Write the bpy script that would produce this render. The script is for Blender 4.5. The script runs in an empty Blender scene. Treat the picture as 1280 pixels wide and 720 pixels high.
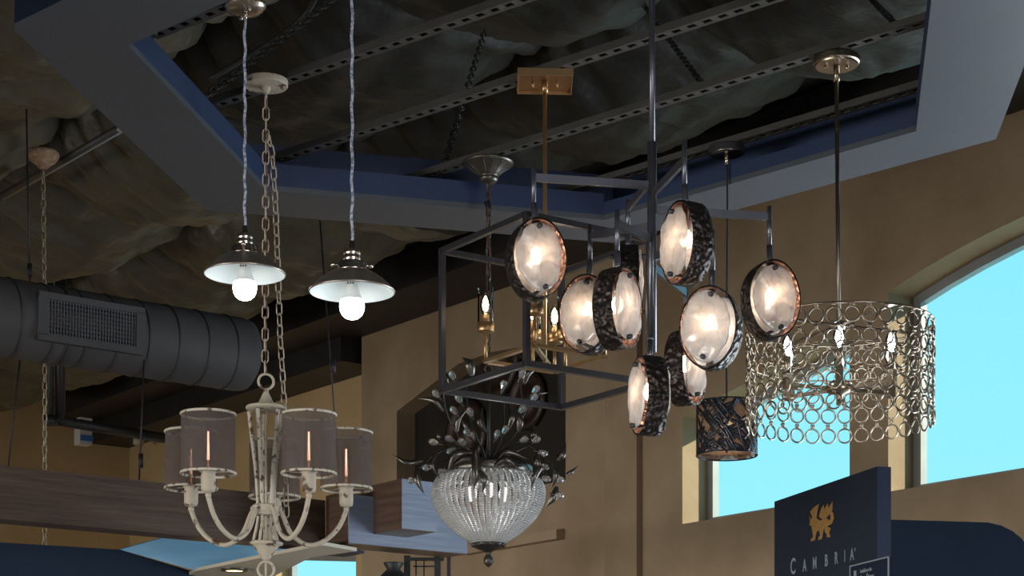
import bpy, bmesh, math, random
from mathutils import Vector, Matrix, noise
random.seed(7)
PI = math.pi
sc = bpy.context.scene
col = sc.collection
F = 2400.0; HOR = 990.0; CZ = 1.6          # focal length and horizon row in pixels, eye height in metres

# ---------------------------------------------------------------- camera, sky, light, exposure
cam = bpy.data.cameras.new('camera'); camo = bpy.data.objects.new('camera', cam); col.objects.link(camo)
cam.sensor_width = 36; cam.lens = F / 1280 * 36; cam.shift_y = (HOR - 360) / 1280
camo.location = (0, 0, CZ); camo.rotation_euler = (PI / 2, 0, 0); cam.clip_end = 200
sc.camera = camo
wd = bpy.data.worlds.new('sky'); sc.world = wd; wd.use_nodes = True
nt = wd.node_tree; bg = nt.nodes['Background']
tc = nt.nodes.new('ShaderNodeTexCoord'); sp = nt.nodes.new('ShaderNodeSeparateXYZ'); cr = nt.nodes.new('ShaderNodeValToRGB')
nt.links.new(tc.outputs['Generated'], sp.inputs[0]); nt.links.new(sp.outputs['Z'], cr.inputs[0]); nt.links.new(cr.outputs[0], bg.inputs[0])
cr.color_ramp.elements[0].position = 0.0; cr.color_ramp.elements[0].color = (.36, .92, 1, 1)
cr.color_ramp.elements[1].position = 0.4; cr.color_ramp.elements[1].color = (.21, .76, 1, 1)
bg.inputs[1].default_value = 1.05
sc.view_settings.view_transform = 'Standard'; sc.view_settings.look = 'None'
sc.view_settings.gamma = 1; sc.view_settings.use_curve_mapping = False
sc.view_settings.exposure = 0.0
sc.cycles.use_denoising = True
sc.cycles.max_bounces = 8; sc.cycles.transparent_max_bounces = 24
sc.cycles.sample_clamp_indirect = 4
sc.cycles.caustics_reflective = False; sc.cycles.caustics_refractive = False

# room axes: N points into the window wall, D runs along it (away to the left)
N = Vector((.793, .609, 0)); D = Vector((-.609, .793, 0)); UP = Vector((0, 0, 1))
def ST(s, t, z): return N * s + D * t + UP * z
def area(name, loc, direction, sx, sy, power, color):
    l = bpy.data.lights.new(name, 'AREA'); l.shape = 'RECTANGLE'; l.size = sx; l.size_y = sy; l.energy = power; l.color = color
    o = bpy.data.objects.new(name, l); col.objects.link(o); o.location = loc
    o.rotation_euler = direction.to_track_quat('-Z', 'Y').to_euler(); return o
area('storefront_daylight', ST(-5.9, 6.8, 1.15), N - UP * .13, 17.5, 1.3, 320, (1, .94, .84)).data.spread = math.radians(62)
area('entrance_daylight', ST(-1.2, -4.9, 1.7), D - UP * .2, 7.5, 2.6, 200, (.98, .97, .98)).data.spread = math.radians(72)
area('side_window_daylight', ST(7.6, 3.6, 1.45), -N, 3.0, 2.5, 245, (.82, .93, 1))
sun = bpy.data.lights.new('sun', 'SUN'); suno = bpy.data.objects.new('sun', sun); col.objects.link(suno)
sun.energy = 7; sun.color = (1, .88, .62); sun.angle = .02
suno.rotation_euler = (-N * .62 + D * .45 - UP * .42).to_track_quat('-Z', 'Y').to_euler()
suno.location = ST(14, 0, 9)

# ---------------------------------------------------------------- helpers
def W(x, y, Y): return Vector(((x - 640) * Y / F, Y, CZ + (HOR - y) * Y / F))
def wall_hit(x, y, s):                       # the point of the plane N.p = s seen at a pixel -> (t, z)
    r = (x - 640) / F; Y = s / (N.x * r + N.y); p = Vector((r * Y, Y, 0))
    return p.dot(D), CZ + (HOR - y) * Y / F

def mat(name, c, rough=.5, metal=0., c2=None, scale=6., bump=0., bscale=40., stretch=None, bump_kind='noise', spec=.5, contrast=(.35, .65), alpha=None, trans=0., coat=0.):
    m = bpy.data.materials.new(name); m.use_nodes = True; t = m.node_tree; b = t.nodes['Principled BSDF']
    b.inputs['Base Color'].default_value = (*c, 1); b.inputs['Roughness'].default_value = rough; b.inputs['Metallic'].default_value = metal
    b.inputs['Specular IOR Level'].default_value = spec
    if coat: b.inputs['Coat Weight'].default_value = coat
    co = t.nodes.new('ShaderNodeTexCoord'); mp = t.nodes.new('ShaderNodeMapping'); t.links.new(co.outputs['Object'], mp.inputs[0])
    if stretch: mp.inputs['Scale'].default_value = stretch
    if c2:
        n = t.nodes.new('ShaderNodeTexNoise'); n.inputs['Scale'].default_value = scale; n.inputs['Detail'].default_value = 6
        r = t.nodes.new('ShaderNodeValToRGB'); t.links.new(mp.outputs[0], n.inputs['Vector']); t.links.new(n.outputs['Fac'], r.inputs[0])
        r.color_ramp.elements[0].position = contrast[0]; r.color_ramp.elements[0].color = (*c, 1)
        r.color_ramp.elements[1].position = contrast[1]; r.color_ramp.elements[1].color = (*c2, 1)
        t.links.new(r.outputs[0], b.inputs['Base Color'])
    if bump:
        if bump_kind == 'voronoi':
            n = t.nodes.new('ShaderNodeTexVoronoi'); n.feature = 'SMOOTH_F1'; out = n.outputs['Distance']
        else:
            n = t.nodes.new('ShaderNodeTexNoise'); n.inputs['Detail'].default_value = 4; out = n.outputs['Fac']
        n.inputs['Scale'].default_value = bscale; t.links.new(mp.outputs[0], n.inputs['Vector'])
        bp = t.nodes.new('ShaderNodeBump'); bp.inputs['Strength'].default_value = bump; bp.inputs['Distance'].default_value = .02
        t.links.new(out, bp.inputs['Height']); t.links.new(bp.outputs[0], b.inputs['Normal'])
    return m
def emit(name, c, s):
    m = bpy.data.materials.new(name); m.use_nodes = True; t = m.node_tree; t.nodes.clear()
    e = t.nodes.new('ShaderNodeEmission'); e.inputs[0].default_value = (*c, 1); e.inputs[1].default_value = s
    o = t.nodes.new('ShaderNodeOutputMaterial'); t.links.new(e.outputs[0], o.inputs[0]); return m
def thin_glass(name, tint=(1, 1, 1), gloss=.12, rough=.02):
    m = bpy.data.materials.new(name); m.use_nodes = True; t = m.node_tree; t.nodes.clear()
    a = t.nodes.new('ShaderNodeBsdfTransparent'); a.inputs[0].default_value = (*tint, 1)
    g = t.nodes.new('ShaderNodeBsdfGlossy'); g.inputs['Roughness'].default_value = rough
    lw = t.nodes.new('ShaderNodeLayerWeight'); lw.inputs[0].default_value = gloss
    mx = t.nodes.new('ShaderNodeMixShader'); o = t.nodes.new('ShaderNodeOutputMaterial')
    t.links.new(lw.outputs['Fresnel'], mx.inputs[0]); t.links.new(a.outputs[0], mx.inputs[1]); t.links.new(g.outputs[0], mx.inputs[2]); t.links.new(mx.outputs[0], o.inputs[0]); return m
def sheer(name, c, cover, scale=None, tl=.5, swirl=False, gloss=0., lo=.3, hi=.7, c2=None):
    """cloth or cast glass: part of the light goes straight through, the rest is scattered"""
    m = bpy.data.materials.new(name); m.use_nodes = True; t = m.node_tree; t.nodes.clear()
    tr = t.nodes.new('ShaderNodeBsdfTransparent'); d = t.nodes.new('ShaderNodeBsdfDiffuse'); l = t.nodes.new('ShaderNodeBsdfTranslucent')
    d.inputs[0].default_value = (*c, 1); l.inputs[0].default_value = (*c, 1)
    m1 = t.nodes.new('ShaderNodeMixShader'); m1.inputs[0].default_value = tl; t.links.new(d.outputs[0], m1.inputs[1]); t.links.new(l.outputs[0], m1.inputs[2])
    m2 = t.nodes.new('ShaderNodeMixShader'); m2.inputs[0].default_value = cover; t.links.new(tr.outputs[0], m2.inputs[1]); t.links.new(m1.outputs[0], m2.inputs[2])
    last = m2
    if scale:
        co = t.nodes.new('ShaderNodeTexCoord'); n = t.nodes.new('ShaderNodeTexNoise'); n.inputs['Scale'].default_value = scale; n.inputs['Detail'].default_value = 5
        n.inputs['Distortion'].default_value = 2.2 if swirl else 0
        t.links.new(co.outputs['Object'], n.inputs['Vector']); r = t.nodes.new('ShaderNodeMapRange')
        r.inputs['From Min'].default_value = .3; r.inputs['From Max'].default_value = .7; r.inputs['To Min'].default_value = lo; r.inputs['To Max'].default_value = hi
        t.links.new(n.outputs['Fac'], r.inputs[0]); t.links.new(r.outputs[0], m2.inputs[0])
        bp = t.nodes.new('ShaderNodeBump'); bp.inputs['Strength'].default_value = .35; bp.inputs['Distance'].default_value = .01
        t.links.new(n.outputs['Fac'], bp.inputs['Height']); t.links.new(bp.outputs[0], d.inputs['Normal']); t.links.new(bp.outputs[0], l.inputs['Normal'])
    if c2 and scale:
        n2 = t.nodes.new('ShaderNodeTexNoise'); n2.inputs['Scale'].default_value = scale * .9; n2.inputs['Detail'].default_value = 6; n2.inputs['Distortion'].default_value = 3.5
        t.links.new(co.outputs['Object'], n2.inputs['Vector']); cr2 = t.nodes.new('ShaderNodeValToRGB'); t.links.new(n2.outputs['Fac'], cr2.inputs[0])
        cr2.color_ramp.elements[0].position = .32; cr2.color_ramp.elements[0].color = (*c2, 1); cr2.color_ramp.elements[1].position = .62; cr2.color_ramp.elements[1].color = (*c, 1)
        t.links.new(cr2.outputs[0], l.inputs[0]); t.links.new(cr2.outputs[0], d.inputs[0])
    if gloss:
        g = t.nodes.new('ShaderNodeBsdfGlossy'); g.inputs['Roughness'].default_value = .08
        m3 = t.nodes.new('ShaderNodeMixShader'); m3.inputs[0].default_value = gloss; t.links.new(last.outputs[0], m3.inputs[1]); t.links.new(g.outputs[0], m3.inputs[2]); last = m3
        if scale: t.links.new(bp.outputs[0], g.inputs['Normal'])
    o = t.nodes.new('ShaderNodeOutputMaterial'); t.links.new(last.outputs[0], o.inputs[0]); return m

class MB:
    def __init__(s): s.v = []; s.f = []; s.sm = []
    def add(s, vs, fs, smooth=False):
        o = len(s.v); s.v += [Vector(v) for v in vs]; s.f += [tuple(i + o for i in f) for f in fs]; s.sm += [smooth] * len(fs); return s
    def box(s, c, ax, ay, az):               # centre and three half-axis vectors
        c = Vector(c); ax, ay, az = Vector(ax), Vector(ay), Vector(az)
        vs = [c + ax * i + ay * j + az * k for i in (-1, 1) for j in (-1, 1) for k in (-1, 1)]
        fs = [(0, 1, 3, 2), (4, 6, 7, 5), (0, 4, 5, 1), (2, 3, 7, 6), (0, 2, 6, 4), (1, 5, 7, 3)]
        return s.add(vs, fs)
    def bar(s, a, b, w, h, up=UP):           # box from a to b, width w, height h
        a, b = Vector(a), Vector(b); d = b - a; u = d.normalized(); r = u.cross(up)
        if r.length < 1e-4: r = u.cross(Vector((1, 0, 0)))
        r.normalize(); q = r.cross(u)
        return s.box((a + b) / 2, d / 2, r * w / 2, q * h / 2)
    def tube(s, pts, r, n=10, closed=False, caps=True):
        pts = [Vector(p) for p in pts]; m = len(pts); rr = r if isinstance(r, (list, tuple)) else [r] * m
        def tan(i):
            if closed: return (pts[(i + 1) % m] - pts[i - 1]).normalized()
            return (pts[min(i + 1, m - 1)] - pts[max(i - 1, 0)]).normalized()
        t0 = tan(0); ref = Vector((0, 0, 1)) if abs(t0.z) < .9 else Vector((1, 0, 0))
        u = t0.cross(ref).normalized(); vs = []; prev = t0
        for i in range(m):
            t = tan(i); q = prev.rotation_difference(t); u = q @ u; u = (u - t * u.dot(t)).normalized(); w = t.cross(u); prev = t
            for j in range(n):
                a = 2 * PI * j / n; vs.append(pts[i] + (u * math.cos(a) + w * math.sin(a)) * rr[i])
        fs = []
        for i in range(m if closed else m - 1):
            k = (i + 1) % m
            for j in range(n): fs.append((i * n + j, i * n + (j + 1) % n, k * n + (j + 1) % n, k * n + j))
        s.add(vs, fs, True)
        if caps and not closed: s.add(vs[:n], [tuple(range(n))[::-1]]); s.add(vs[-n:], [tuple(range(n))])
        return s
    def lathe(s, c, prof, n=32, smooth=True, axis=UP, capped=True):   # prof: (radius, height) from c along axis
        c = Vector(c); axis = Vector(axis); u = axis.orthogonal().normalized(); w = axis.cross(u); vs = []
        for r, h in prof:
            for j in range(n):
                a = 2 * PI * j / n; vs.append(c + axis * h + (u * math.cos(a) + w * math.sin(a)) * r)
        fs = [(i * n + j, i * n + (j + 1) % n, (i + 1) * n + (j + 1) % n, (i + 1) * n + j) for i in range(len(prof) - 1) for j in range(n)]
        s.add(vs, fs, smooth)
        if capped:
            if prof[0][0] > 1e-4: s.add(vs[:n], [tuple(range(n))[::-1]])
            if prof[-1][0] > 1e-4: s.add(vs[-n:], [tuple(range(n))])
        return s
    def ball(s, c, r, n=12, sz=1., axis=UP):
        m = max(4, n // 2 + 1)
        return s.lathe(c, [(max(1e-5, r * math.sin(PI * i / m)), -r * sz * math.cos(PI * i / m)) for i in range(m + 1)], n, True, axis, False)
    def torus(s, c, R, r, axis=UP, n=32, k=8):
        c = Vector(c); axis = Vector(axis); u = axis.orthogonal().normalized(); w = axis.cross(u)
        return s.tube([c + (u * math.cos(2 * PI * i / n) + w * math.sin(2 * PI * i / n)) * R for i in range(n)], r, k, closed=True)
    def prism(s, poly, ext):                 # polygon (list of points) extruded by a vector
        poly = [Vector(p) for p in poly]; n = len(poly); ext = Vector(ext)
        s.add(poly, [tuple(range(n))]); s.add([p + ext for p in poly], [tuple(range(n))[::-1]])
        s.add(poly + [p + ext for p in poly], [(i, i + n, (i + 1) % n + n, (i + 1) % n) for i in range(n)]); return s
    def mesh(s, name, m, off=Vector((0, 0, 0))):
        me = bpy.data.meshes.new(name); me.from_pydata([tuple(v - off) for v in s.v], [], s.f); me.materials.append(m)
        me.polygons.foreach_set('use_smooth', s.sm)
        bm = bmesh.new(); bm.from_mesh(me); bmesh.ops.remove_doubles(bm, verts=bm.verts, dist=1e-6); bmesh.ops.recalc_face_normals(bm, faces=bm.faces); bm.to_mesh(me); bm.free()
        return me
    def build(s, name, m, parent=None):      # vertices are in world space
        if parent is not None: off = OFF[parent.name]
        else:
            off = sum(s.v, Vector()) / len(s.v); off.z = min(v.z for v in s.v)
        o = bpy.data.objects.new(name, s.mesh(name, m, off)); col.objects.link(o); OFF[o.name] = off
        if parent is not None: o.parent = parent
        else: o.location = off
        return o
OFF = {}
def thing(name, loc, label, cat, group=None):
    o = bpy.data.objects.new(name, None); col.objects.link(o); o.location = loc; o.empty_display_size = .1; OFF[o.name] = Vector(loc); tag(o, label, cat, group); return o
def tag(o, label, cat, group=None):
    o['label'] = label; o['category'] = cat
    if group: o['group'] = group
    return o
def structure(o): o['kind'] = 'structure'; return o
def inst(name, me, loc, rot, parent):        # a piece sharing mesh data; loc in world space, rot a quaternion or euler
    o = bpy.data.objects.new(name, me); col.objects.link(o); o.parent = parent
    o.location = Vector(loc) - OFF[parent.name]
    o.rotation_euler = rot.to_euler() if not isinstance(rot, (tuple, list)) else rot
    return o
def bez(pts, n=8):                           # Catmull-Rom through the points
    pts = [Vector(p) for p in pts]; P = [pts[0] * 2 - pts[1]] + pts + [pts[-1] * 2 - pts[-2]]; out = []
    for i in range(1, len(P) - 2):
        for k in range(n):
            t = k / n; a, b, c, d = P[i - 1:i + 3]
            out.append(.5 * ((2 * b) + (c - a) * t + (2 * a - 5 * b + 4 * c - d) * t * t + (3 * b - a - 3 * c + d) * t ** 3))
    return out + [pts[-1]]
LINKS = {}
def link_mesh(L, wd_, r, m):                 # an oval chain link, long axis Z, lying in the XZ plane
    key = (L, wd_, r, m.name)
    if key not in LINKS:
        R = wd_ / 2 - r; h = L / 2 - r - R; pts = []
        for i in range(7): a = PI * i / 6; pts.append((R * math.cos(a), 0, h + R * math.sin(a)))
        for i in range(7): a = PI + PI * i / 6; pts.append((R * math.cos(a), 0, -h + R * math.sin(a)))
        LINKS[key] = MB().tube(pts, r, 6, closed=True).mesh('chain_link', m)
    return LINKS[key]
def chain(root, path, L, wd_, r, m, pitch, name='chain_link', yaw=0.):
    me = link_mesh(L, wd_, r, m); path = [Vector(p) for p in path]; seg = [(b - a).length for a, b in zip(path, path[1:])]; tot = sum(seg)
    n = max(1, round(tot / pitch))
    for i in range(n):
        dd = (i + .5) * tot / n; k = 0
        while k < len(seg) - 1 and dd > seg[k]: dd -= seg[k]; k += 1
        u = (path[k + 1] - path[k]).normalized(); p = path[k] + u * dd
        q = u.to_track_quat('Z', 'Y') @ Matrix.Rotation(yaw + (i % 2) * PI / 2 + random.uniform(-.15, .15), 3, 'Z').to_quaternion()
        inst(name, me, p, q, root)

# ---------------------------------------------------------------- materials
M = {}
M['plaster'] = mat('tan_plaster', (.275, .20, .128), .75, c2=(.41, .32, .22), scale=1.5, bump=.3, bscale=7, contrast=(.35, .68))
M['plaster_ochre'] = mat('ochre_plaster', (.50, .36, .18), .8, c2=(.58, .43, .24), scale=1.5, bump=.2, bscale=8)
M['floor'] = mat('floor_stone', (.17, .15, .125), .4, c2=(.21, .185, .155), scale=2)
M['fabric'] = mat('ceiling_fabric', (.076, .072, .056), .38, c2=(.102, .097, .076), scale=2.2, bump=1., bscale=7, spec=.5, stretch=(1, 1.6, 1))
M['fabric_dim'] = mat('dimmed_ceiling_fabric', (.017, .017, .016), .5, c2=(.024, .024, .022), scale=2.2, bump=.8, bscale=7, spec=.25, stretch=(1, 1.6, 1))  # same fabric, with the dimmer light near the windows put into its colour
M['deck'] = mat('roof_deck', (.012, .012, .012), .8, c2=(.018, .018, .017))
M['soffit'] = mat('grey_paint', (.067, .080, .102), .42, c2=(.075, .089, .113), scale=2, bump=.05, bscale=3)
M['soffit_skylit'] = mat('skylit_grey_paint', (.015, .033, .095), .5, c2=(.019, .040, .105), scale=3)  # grey fascia paint with blue sky light mixed into the colour
M['strut'] = mat('grey_strut_steel', (.06, .06, .06), .45, .3, c2=(.08, .08, .08), scale=8)
M['black_steel'] = mat('black_steel', (.018, .018, .02), .5, .2, c2=(.028, .028, .03))
M['duct'] = mat('charcoal_duct_paint', (.055, .053, .056), .65, .0, c2=(.065, .063, .066), scale=4, spec=.3)
M['duct_dark'] = mat('dark_duct_steel', (.02, .02, .022), .5, .2, c2=(.026, .026, .028))  # darker steel for the seams and coupling
M['duct_grille'] = mat('grille_grey', (.065, .065, .075), .5, .2, c2=(.08, .08, .09))
M['alu'] = mat('grey_aluminium', (.30, .33, .36), .4, .5, c2=(.34, .37, .40))
M['wood'] = mat('dark_walnut', (.060, .036, .026), .38, c2=(.105, .066, .048), scale=3, stretch=(1, 1, 14), bump=.1, bscale=5)
M['wood_skylit'] = mat('skylit_walnut', (.16, .20, .29), .4, c2=(.22, .26, .36), scale=3, stretch=(1, 1, 14), bump=.1, bscale=5)  # walnut with blue sky light put into its colour
M['panel_skylit'] = mat('skylit_wood_panel', (.17, .43, .72), .4, c2=(.27, .55, .80), scale=2, stretch=(1, 1, 8))  # wood panel coloured blue for the sky light falling on it
M['cream'] = mat('cream_paint', (.50, .46, .38), .6, c2=(.55, .51, .43), scale=3)
M['navy'] = mat('navy_board', (.010, .020, .042), .6, c2=(.013, .025, .048), scale=2, spec=.15)
M['charcoal'] = mat('charcoal_sign', (.016, .024, .042), .6, c2=(.020, .029, .049), scale=2, spec=.2)
M['sign_edge'] = mat('sign_edge_blue', (.012, .024, .062), .5, c2=(.016, .03, .072))
M['gold_print'] = mat('ochre_print', (.30, .17, .055), .5, c2=(.36, .21, .07), scale=30)
M['grey_print'] = mat('silver_print', (.24, .28, .33), .5, c2=(.27, .31, .36), scale=30)
M['nickel'] = mat('brushed_nickel', (.60, .54, .49), .24, 1., c2=(.46, .41, .36), scale=30)
M['dark_nickel'] = mat('smoked_nickel', (.44, .39, .36), .34, .92, c2=(.48, .43, .39), scale=14)
M['enamel'] = mat('white_enamel', (.80, .86, .86), .25, c2=(.76, .83, .84), scale=4)
M['cord_clear'] = mat('clear_braided_cord', (.66, .72, .85), .25, .2, c2=(.22, .25, .36), scale=160, contrast=(.42, .58))
M['plastic'] = mat('white_plastic', (.78, .79, .77), .4, c2=(.74, .75, .74))
M['distress'] = mat('distressed_cream', (.46, .415, .335), .65, c2=(.10, .06, .04), scale=32, contrast=(.57, .63), bump=.15, bscale=60)
M['distress_edge'] = mat('chipped_cream', (.56, .52, .44), .65, c2=(.10, .06, .045), scale=60, contrast=(.54, .62), bump=.2, bscale=80)
M['chain_white'] = mat('chain_cream', (.50, .44, .35), .55, c2=(.16, .10, .07), scale=60, contrast=(.5, .66))
M['red_wire'] = mat('red_wire', (.12, .028, .028), .5, c2=(.09, .02, .022))
M['mesh_cloth'] = sheer('sheer_taupe_mesh', (.17, .145, .14), .66, scale=9, tl=.4, lo=.60, hi=.72)
M['clear'] = thin_glass('clear_glass', (.94, .94, .94), .20)
M['pane'] = thin_glass('window_pane_glass', (1, 1, 1), .04)
M['rust'] = mat('rusty_cream', (.42, .27, .18), .7, c2=(.22, .13, .08), scale=40, bump=.3, bscale=60)
M['chain_rust'] = mat('rusty_chain', (.46, .40, .30), .5, .3, c2=(.26, .20, .13), scale=60)
M['brass'] = mat('aged_brass', (.44, .285, .14), .36, .85, c2=(.50, .33, .17), scale=20)
M['bronze_plate'] = mat('brown_bronze', (.30, .165, .09), .35, 1., c2=(.34, .19, .10), scale=12)
M['black_iron'] = mat('black_iron', (.055, .056, .066), .38, .5, c2=(.065, .066, .078), scale=20)
M['gun'] = mat('gunmetal', (.15, .16, .20), .33, .8, c2=(.17, .18, .22), scale=20)
M['hammer'] = mat('hammered_bronze', (.035, .030, .030), .4, .75, c2=(.05, .042, .04), scale=20, bump=.6, bscale=75, bump_kind='voronoi')
M['liner_warm'] = mat('warmlit_bronze_liner', (.30, .175, .14), .4, .7, c2=(.24, .14, .11), scale=20, bump=.9, bscale=75, bump_kind='voronoi')  # bronze band interior, warm bulb light put into its colour
M['alabaster'] = sheer('swirled_cast_glass', (.92, .91, .90), .8, scale=13, tl=.55, swirl=True, gloss=.07, lo=.62, hi=1.0, c2=(.72, .68, .66))
M['pewter'] = mat('antique_pewter', (.10, .095, .085), .35, .8, c2=(.15, .14, .12), scale=16)
M['leaf'] = mat('dark_bronze_leaf', (.19, .18, .165), .30, .9, c2=(.10, .095, .092), scale=18)
M['stem'] = mat('dark_bronze_stem', (.075, .07, .07), .4, .8, c2=(.095, .09, .088), scale=18)
M['crystal'] = mat('cut_crystal', (.80, .83, .86), .05, 0., c2=(.92, .93, .95), scale=60, spec=1.)
M['crystal'].node_tree.nodes['Principled BSDF'].inputs['Transmission Weight'].default_value = .75
M['bead'] = sheer('glass_bead', (.80, .82, .84), .95, tl=.68, gloss=.34)
M['silver_ring'] = mat('champagne_silver', (.47, .40, .32), .28, 1., c2=(.40, .34, .27), scale=30)
M['lattice'] = mat('blackened_lattice', (.030, .036, .05), .3, .7, c2=(.05, .055, .07), scale=20)
M['linen'] = sheer('tan_liner', (.36, .25, .19), .93, tl=.5)
M['diffuser'] = sheer('frosted_diffuser', (.62, .42, .30), .95, tl=.6)
M['led'] = emit('led_white', (.93, .98, 1), 10)
M['warm_bulb'] = emit('warm_bulb', (1, .72, .50), 34)
M['filament'] = emit('hot_filament', (1, .45, .30), 7)
M['candle_glow'] = emit('candle_glow', (1, .80, .55), 26)
M['cool_glow'] = emit('cool_candle_glow', (.86, .94, 1), 24)
M['can_glow'] = emit('downlight_glow', (1, .72, .30), 5)
M['soft_glow'] = emit('inner_bulb', (1, .97, .93), 1.0)
M['blue_label'] = mat('blue_label', (.02, .10, .35), .5, c2=(.03, .12, .38))
M['white_box'] = mat('white_housing', (.42, .42, .40), .5, c2=(.45, .45, .43))
M['niche_dark'] = mat('blackened_wood', (.010, .0095, .009), .5, c2=(.018, .016, .014), scale=5)
M['niche_relief'] = mat('dark_carving', (.020, .014, .012), .45, .2, c2=(.035, .018, .014), scale=14)

# ---------------------------------------------------------------- the room
SW = 7.75; WT = .20                          # window wall plane, depth of the openings
DECK = CZ + 3.62
def opening(pts_top, y_bottom_px, x_bottom_px, s=SW):
    top = [wall_hit(x, y, s) for x, y in pts_top]; _, zb = wall_hit(x_bottom_px, y_bottom_px, s)
    return sorted(top), zb
win1 = opening([(853, 522), (880, 506), (935, 478), (985, 448), (1030, 424), (1062, 408)], 655, 853)
t2 = [(6.83, CZ + 2.64)] + [(6.83 - 3.06 * i / 14, CZ + 2.875 - 5.1 + math.sqrt(5.1 ** 2 - (1.53 - 3.06 * i / 14) ** 2)) for i in range(1, 14)] + [(3.77, CZ + 2.64)]
win2 = (sorted(t2), CZ + 1.586)
niche = opening([(496, 514), (512, 502), (539, 481), (573, 455), (615, 440), (664, 432), (707, 428)], 600, 707)
lowwin = opening([(335, 690), (445, 692)], 760, 445)
WTOP = CZ + 3.32
T_STEP = wall_hit(452, 430, SW)[0]
def wall_with_openings(name, s, t0, t1, z0, z1, ops, m, depth=WT):
    b = MB(); br = sorted({t0, t1} | {t for op, _ in ops for t, _ in op})
    for a, c in zip(br, br[1:]):
        mid = (a + c) / 2; hit = None
        for op, zb in ops:
            if op[0][0] <= mid <= op[-1][0]: hit = (op, zb)
        def q(za0, za1, zc0, zc1): b.add([ST(s, a, za0), ST(s, c, zc0), ST(s, c, zc1), ST(s, a, za1)], [(0, 1, 2, 3)])
        if hit is None: q(z0, z1, z0, z1)
        else:
            d_ = dict(hit[0]); q(z0, hit[1], z0, hit[1]); q(d_[a], z1, d_[c], z1)
    for op, zb in ops:                       # the reveals
        loop = op + [(op[-1][0], zb), (op[0][0], zb)]
        for (a, za), (c, zc) in zip(loop, loop[1:] + loop[:1]):
            b.add([ST(s, a, za), ST(s, c, zc), ST(s + depth, c, zc), ST(s + depth, a, za)], [(0, 1, 2, 3)])
    b.add([ST(s, t0, z1), ST(s, t1, z1), ST(s + depth, t1, z1), ST(s + depth, t0, z1)], [(0, 1, 2, 3)])
    return structure(b.build(name, m))
T_CORNER = 16.2
wr = wall_with_openings('wall_right', SW, -5.2, T_STEP, 0, DECK, [win1, win2, niche], M['plaster'])
wf = wall_with_openings('wall_far', SW + .24, T_STEP, T_CORNER, 0, DECK, [opening([(335, 690), (445, 692)], 760, 445, SW + .24)], M['plaster_ochre'])
structure(MB().add([ST(SW, T_STEP, 0), ST(SW + .24, T_STEP, 0), ST(SW + .24, T_STEP, DECK), ST(SW, T_STEP, DECK)], [(0, 1, 2, 3)]).build('trim_1', M['plaster']))
def plain(name, a, b_, z0, z1, m): return structure(MB().add([a + UP * z0, b_ + UP * z0, b_ + UP * z1, a + UP * z1], [(0, 1, 2, 3)]).build(name, m))
plain('wall_back', ST(SW + .24, T_CORNER, 0), ST(-6.2, T_CORNER, 0), 0, DECK, M['plaster_ochre'])
plain('wall_left', ST(-6.2, T_CORNER, 0), ST(-6.2, -5.2, 0), 0, DECK, M['plaster'])
plain('wall_front', ST(-6.2, -5.2, 0), ST(SW, -5.2, 0), 0, DECK, M['plaster'])
structure(MB().add([ST(-6.2, -5.2, 0), ST(SW + .3, -5.2, 0), ST(SW + .3, T_CORNER, 0), ST(-6.2, T_CORNER, 0)], [(0, 1, 2, 3)]).build('floor', M['floor']))
ceil = structure(MB().add([ST(-6.2, -5.2, DECK), ST(SW + .3, -5.2, DECK), ST(SW + .3, T_CORNER, DECK), ST(-6.2, T_CORNER, DECK)], [(0, 1, 2, 3)]).build('ceiling', M['deck']))
# quilted insulation fabric slung under the deck, one sheet between each pair of straps
CELL = 1.28
def fabric_z(s, t):
    a = abs(math.sin(PI * (s - .35) / CELL)); row = math.floor((s - .35) / CELL); b = abs(math.sin(PI * (t + .4 * row + .25 * math.sin(row * 2.1)) / (CELL * 1.25)))
    amp = .42 + .16 * noise.noise(Vector((s * .5, t * .45, 3)))
    w = .055 * noise.noise(Vector((s * 1.9, t * 1.5, 0))) + .035 * noise.noise(Vector((s * 6, t * 2.6, 5))) + .034 * noise.noise(Vector((s * 4, t * 11, 9))) + .02 * abs(noise.noise(Vector((s * 3.1 + t, t * 4.2, 2))))
    pinch = .07 * math.exp(-a * 3.5) * math.sin(t * 26 + 3 * noise.noise(Vector((s, t, 1))))
    return DECK - .10 - amp * (a ** .55) * (.35 + .65 * b ** .6) + w + pinch
s0 = .35 - 2 * CELL
def sheet(s0, s1, t0_, t1_, m):
    ns, ntt = 28, int((t1_ - t0_) * 30); vs = []
    for i in range(ns + 1):
        for j in range(ntt + 1):
            s = s0 + (s1 - s0) * i / ns; t = t0_ + (t1_ - t0_) * j / ntt; vs.append(ST(s, t, min(DECK - .01, fabric_z(s, t))))
    fs = [(i * (ntt + 1) + j, (i + 1) * (ntt + 1) + j, (i + 1) * (ntt + 1) + j + 1, i * (ntt + 1) + j + 1) for i in range(ns) for j in range(ntt)]
    MB().add(vs, fs, True).build('fabric_sheet', m, ceil)
while s0 < 6.0:                              # sheets along the windows coloured darker for shade, plain olive over the rest
    s1 = s0 + CELL
    if s0 > 3.9: sheet(s0, s1, 1.5, 8.7, M['fabric_dim']); sheet(s0, s1, 8.7, 16.0, M['fabric'])
    else: sheet(s0, s1, 1.5, 16.0, M['fabric'])
    s0 += CELL
# dark roof steel over the wall top
b = MB()
b.box(ST(SW - .28, 5.5, CZ + 3.47), D * 10.6, N * .26, UP * .12); b.box(ST(SW - .06, 5.5, CZ + 3.42), D * 10.6, N * .05, UP * .06)
structure(b.build('trim_2', M['black_steel']))

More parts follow.
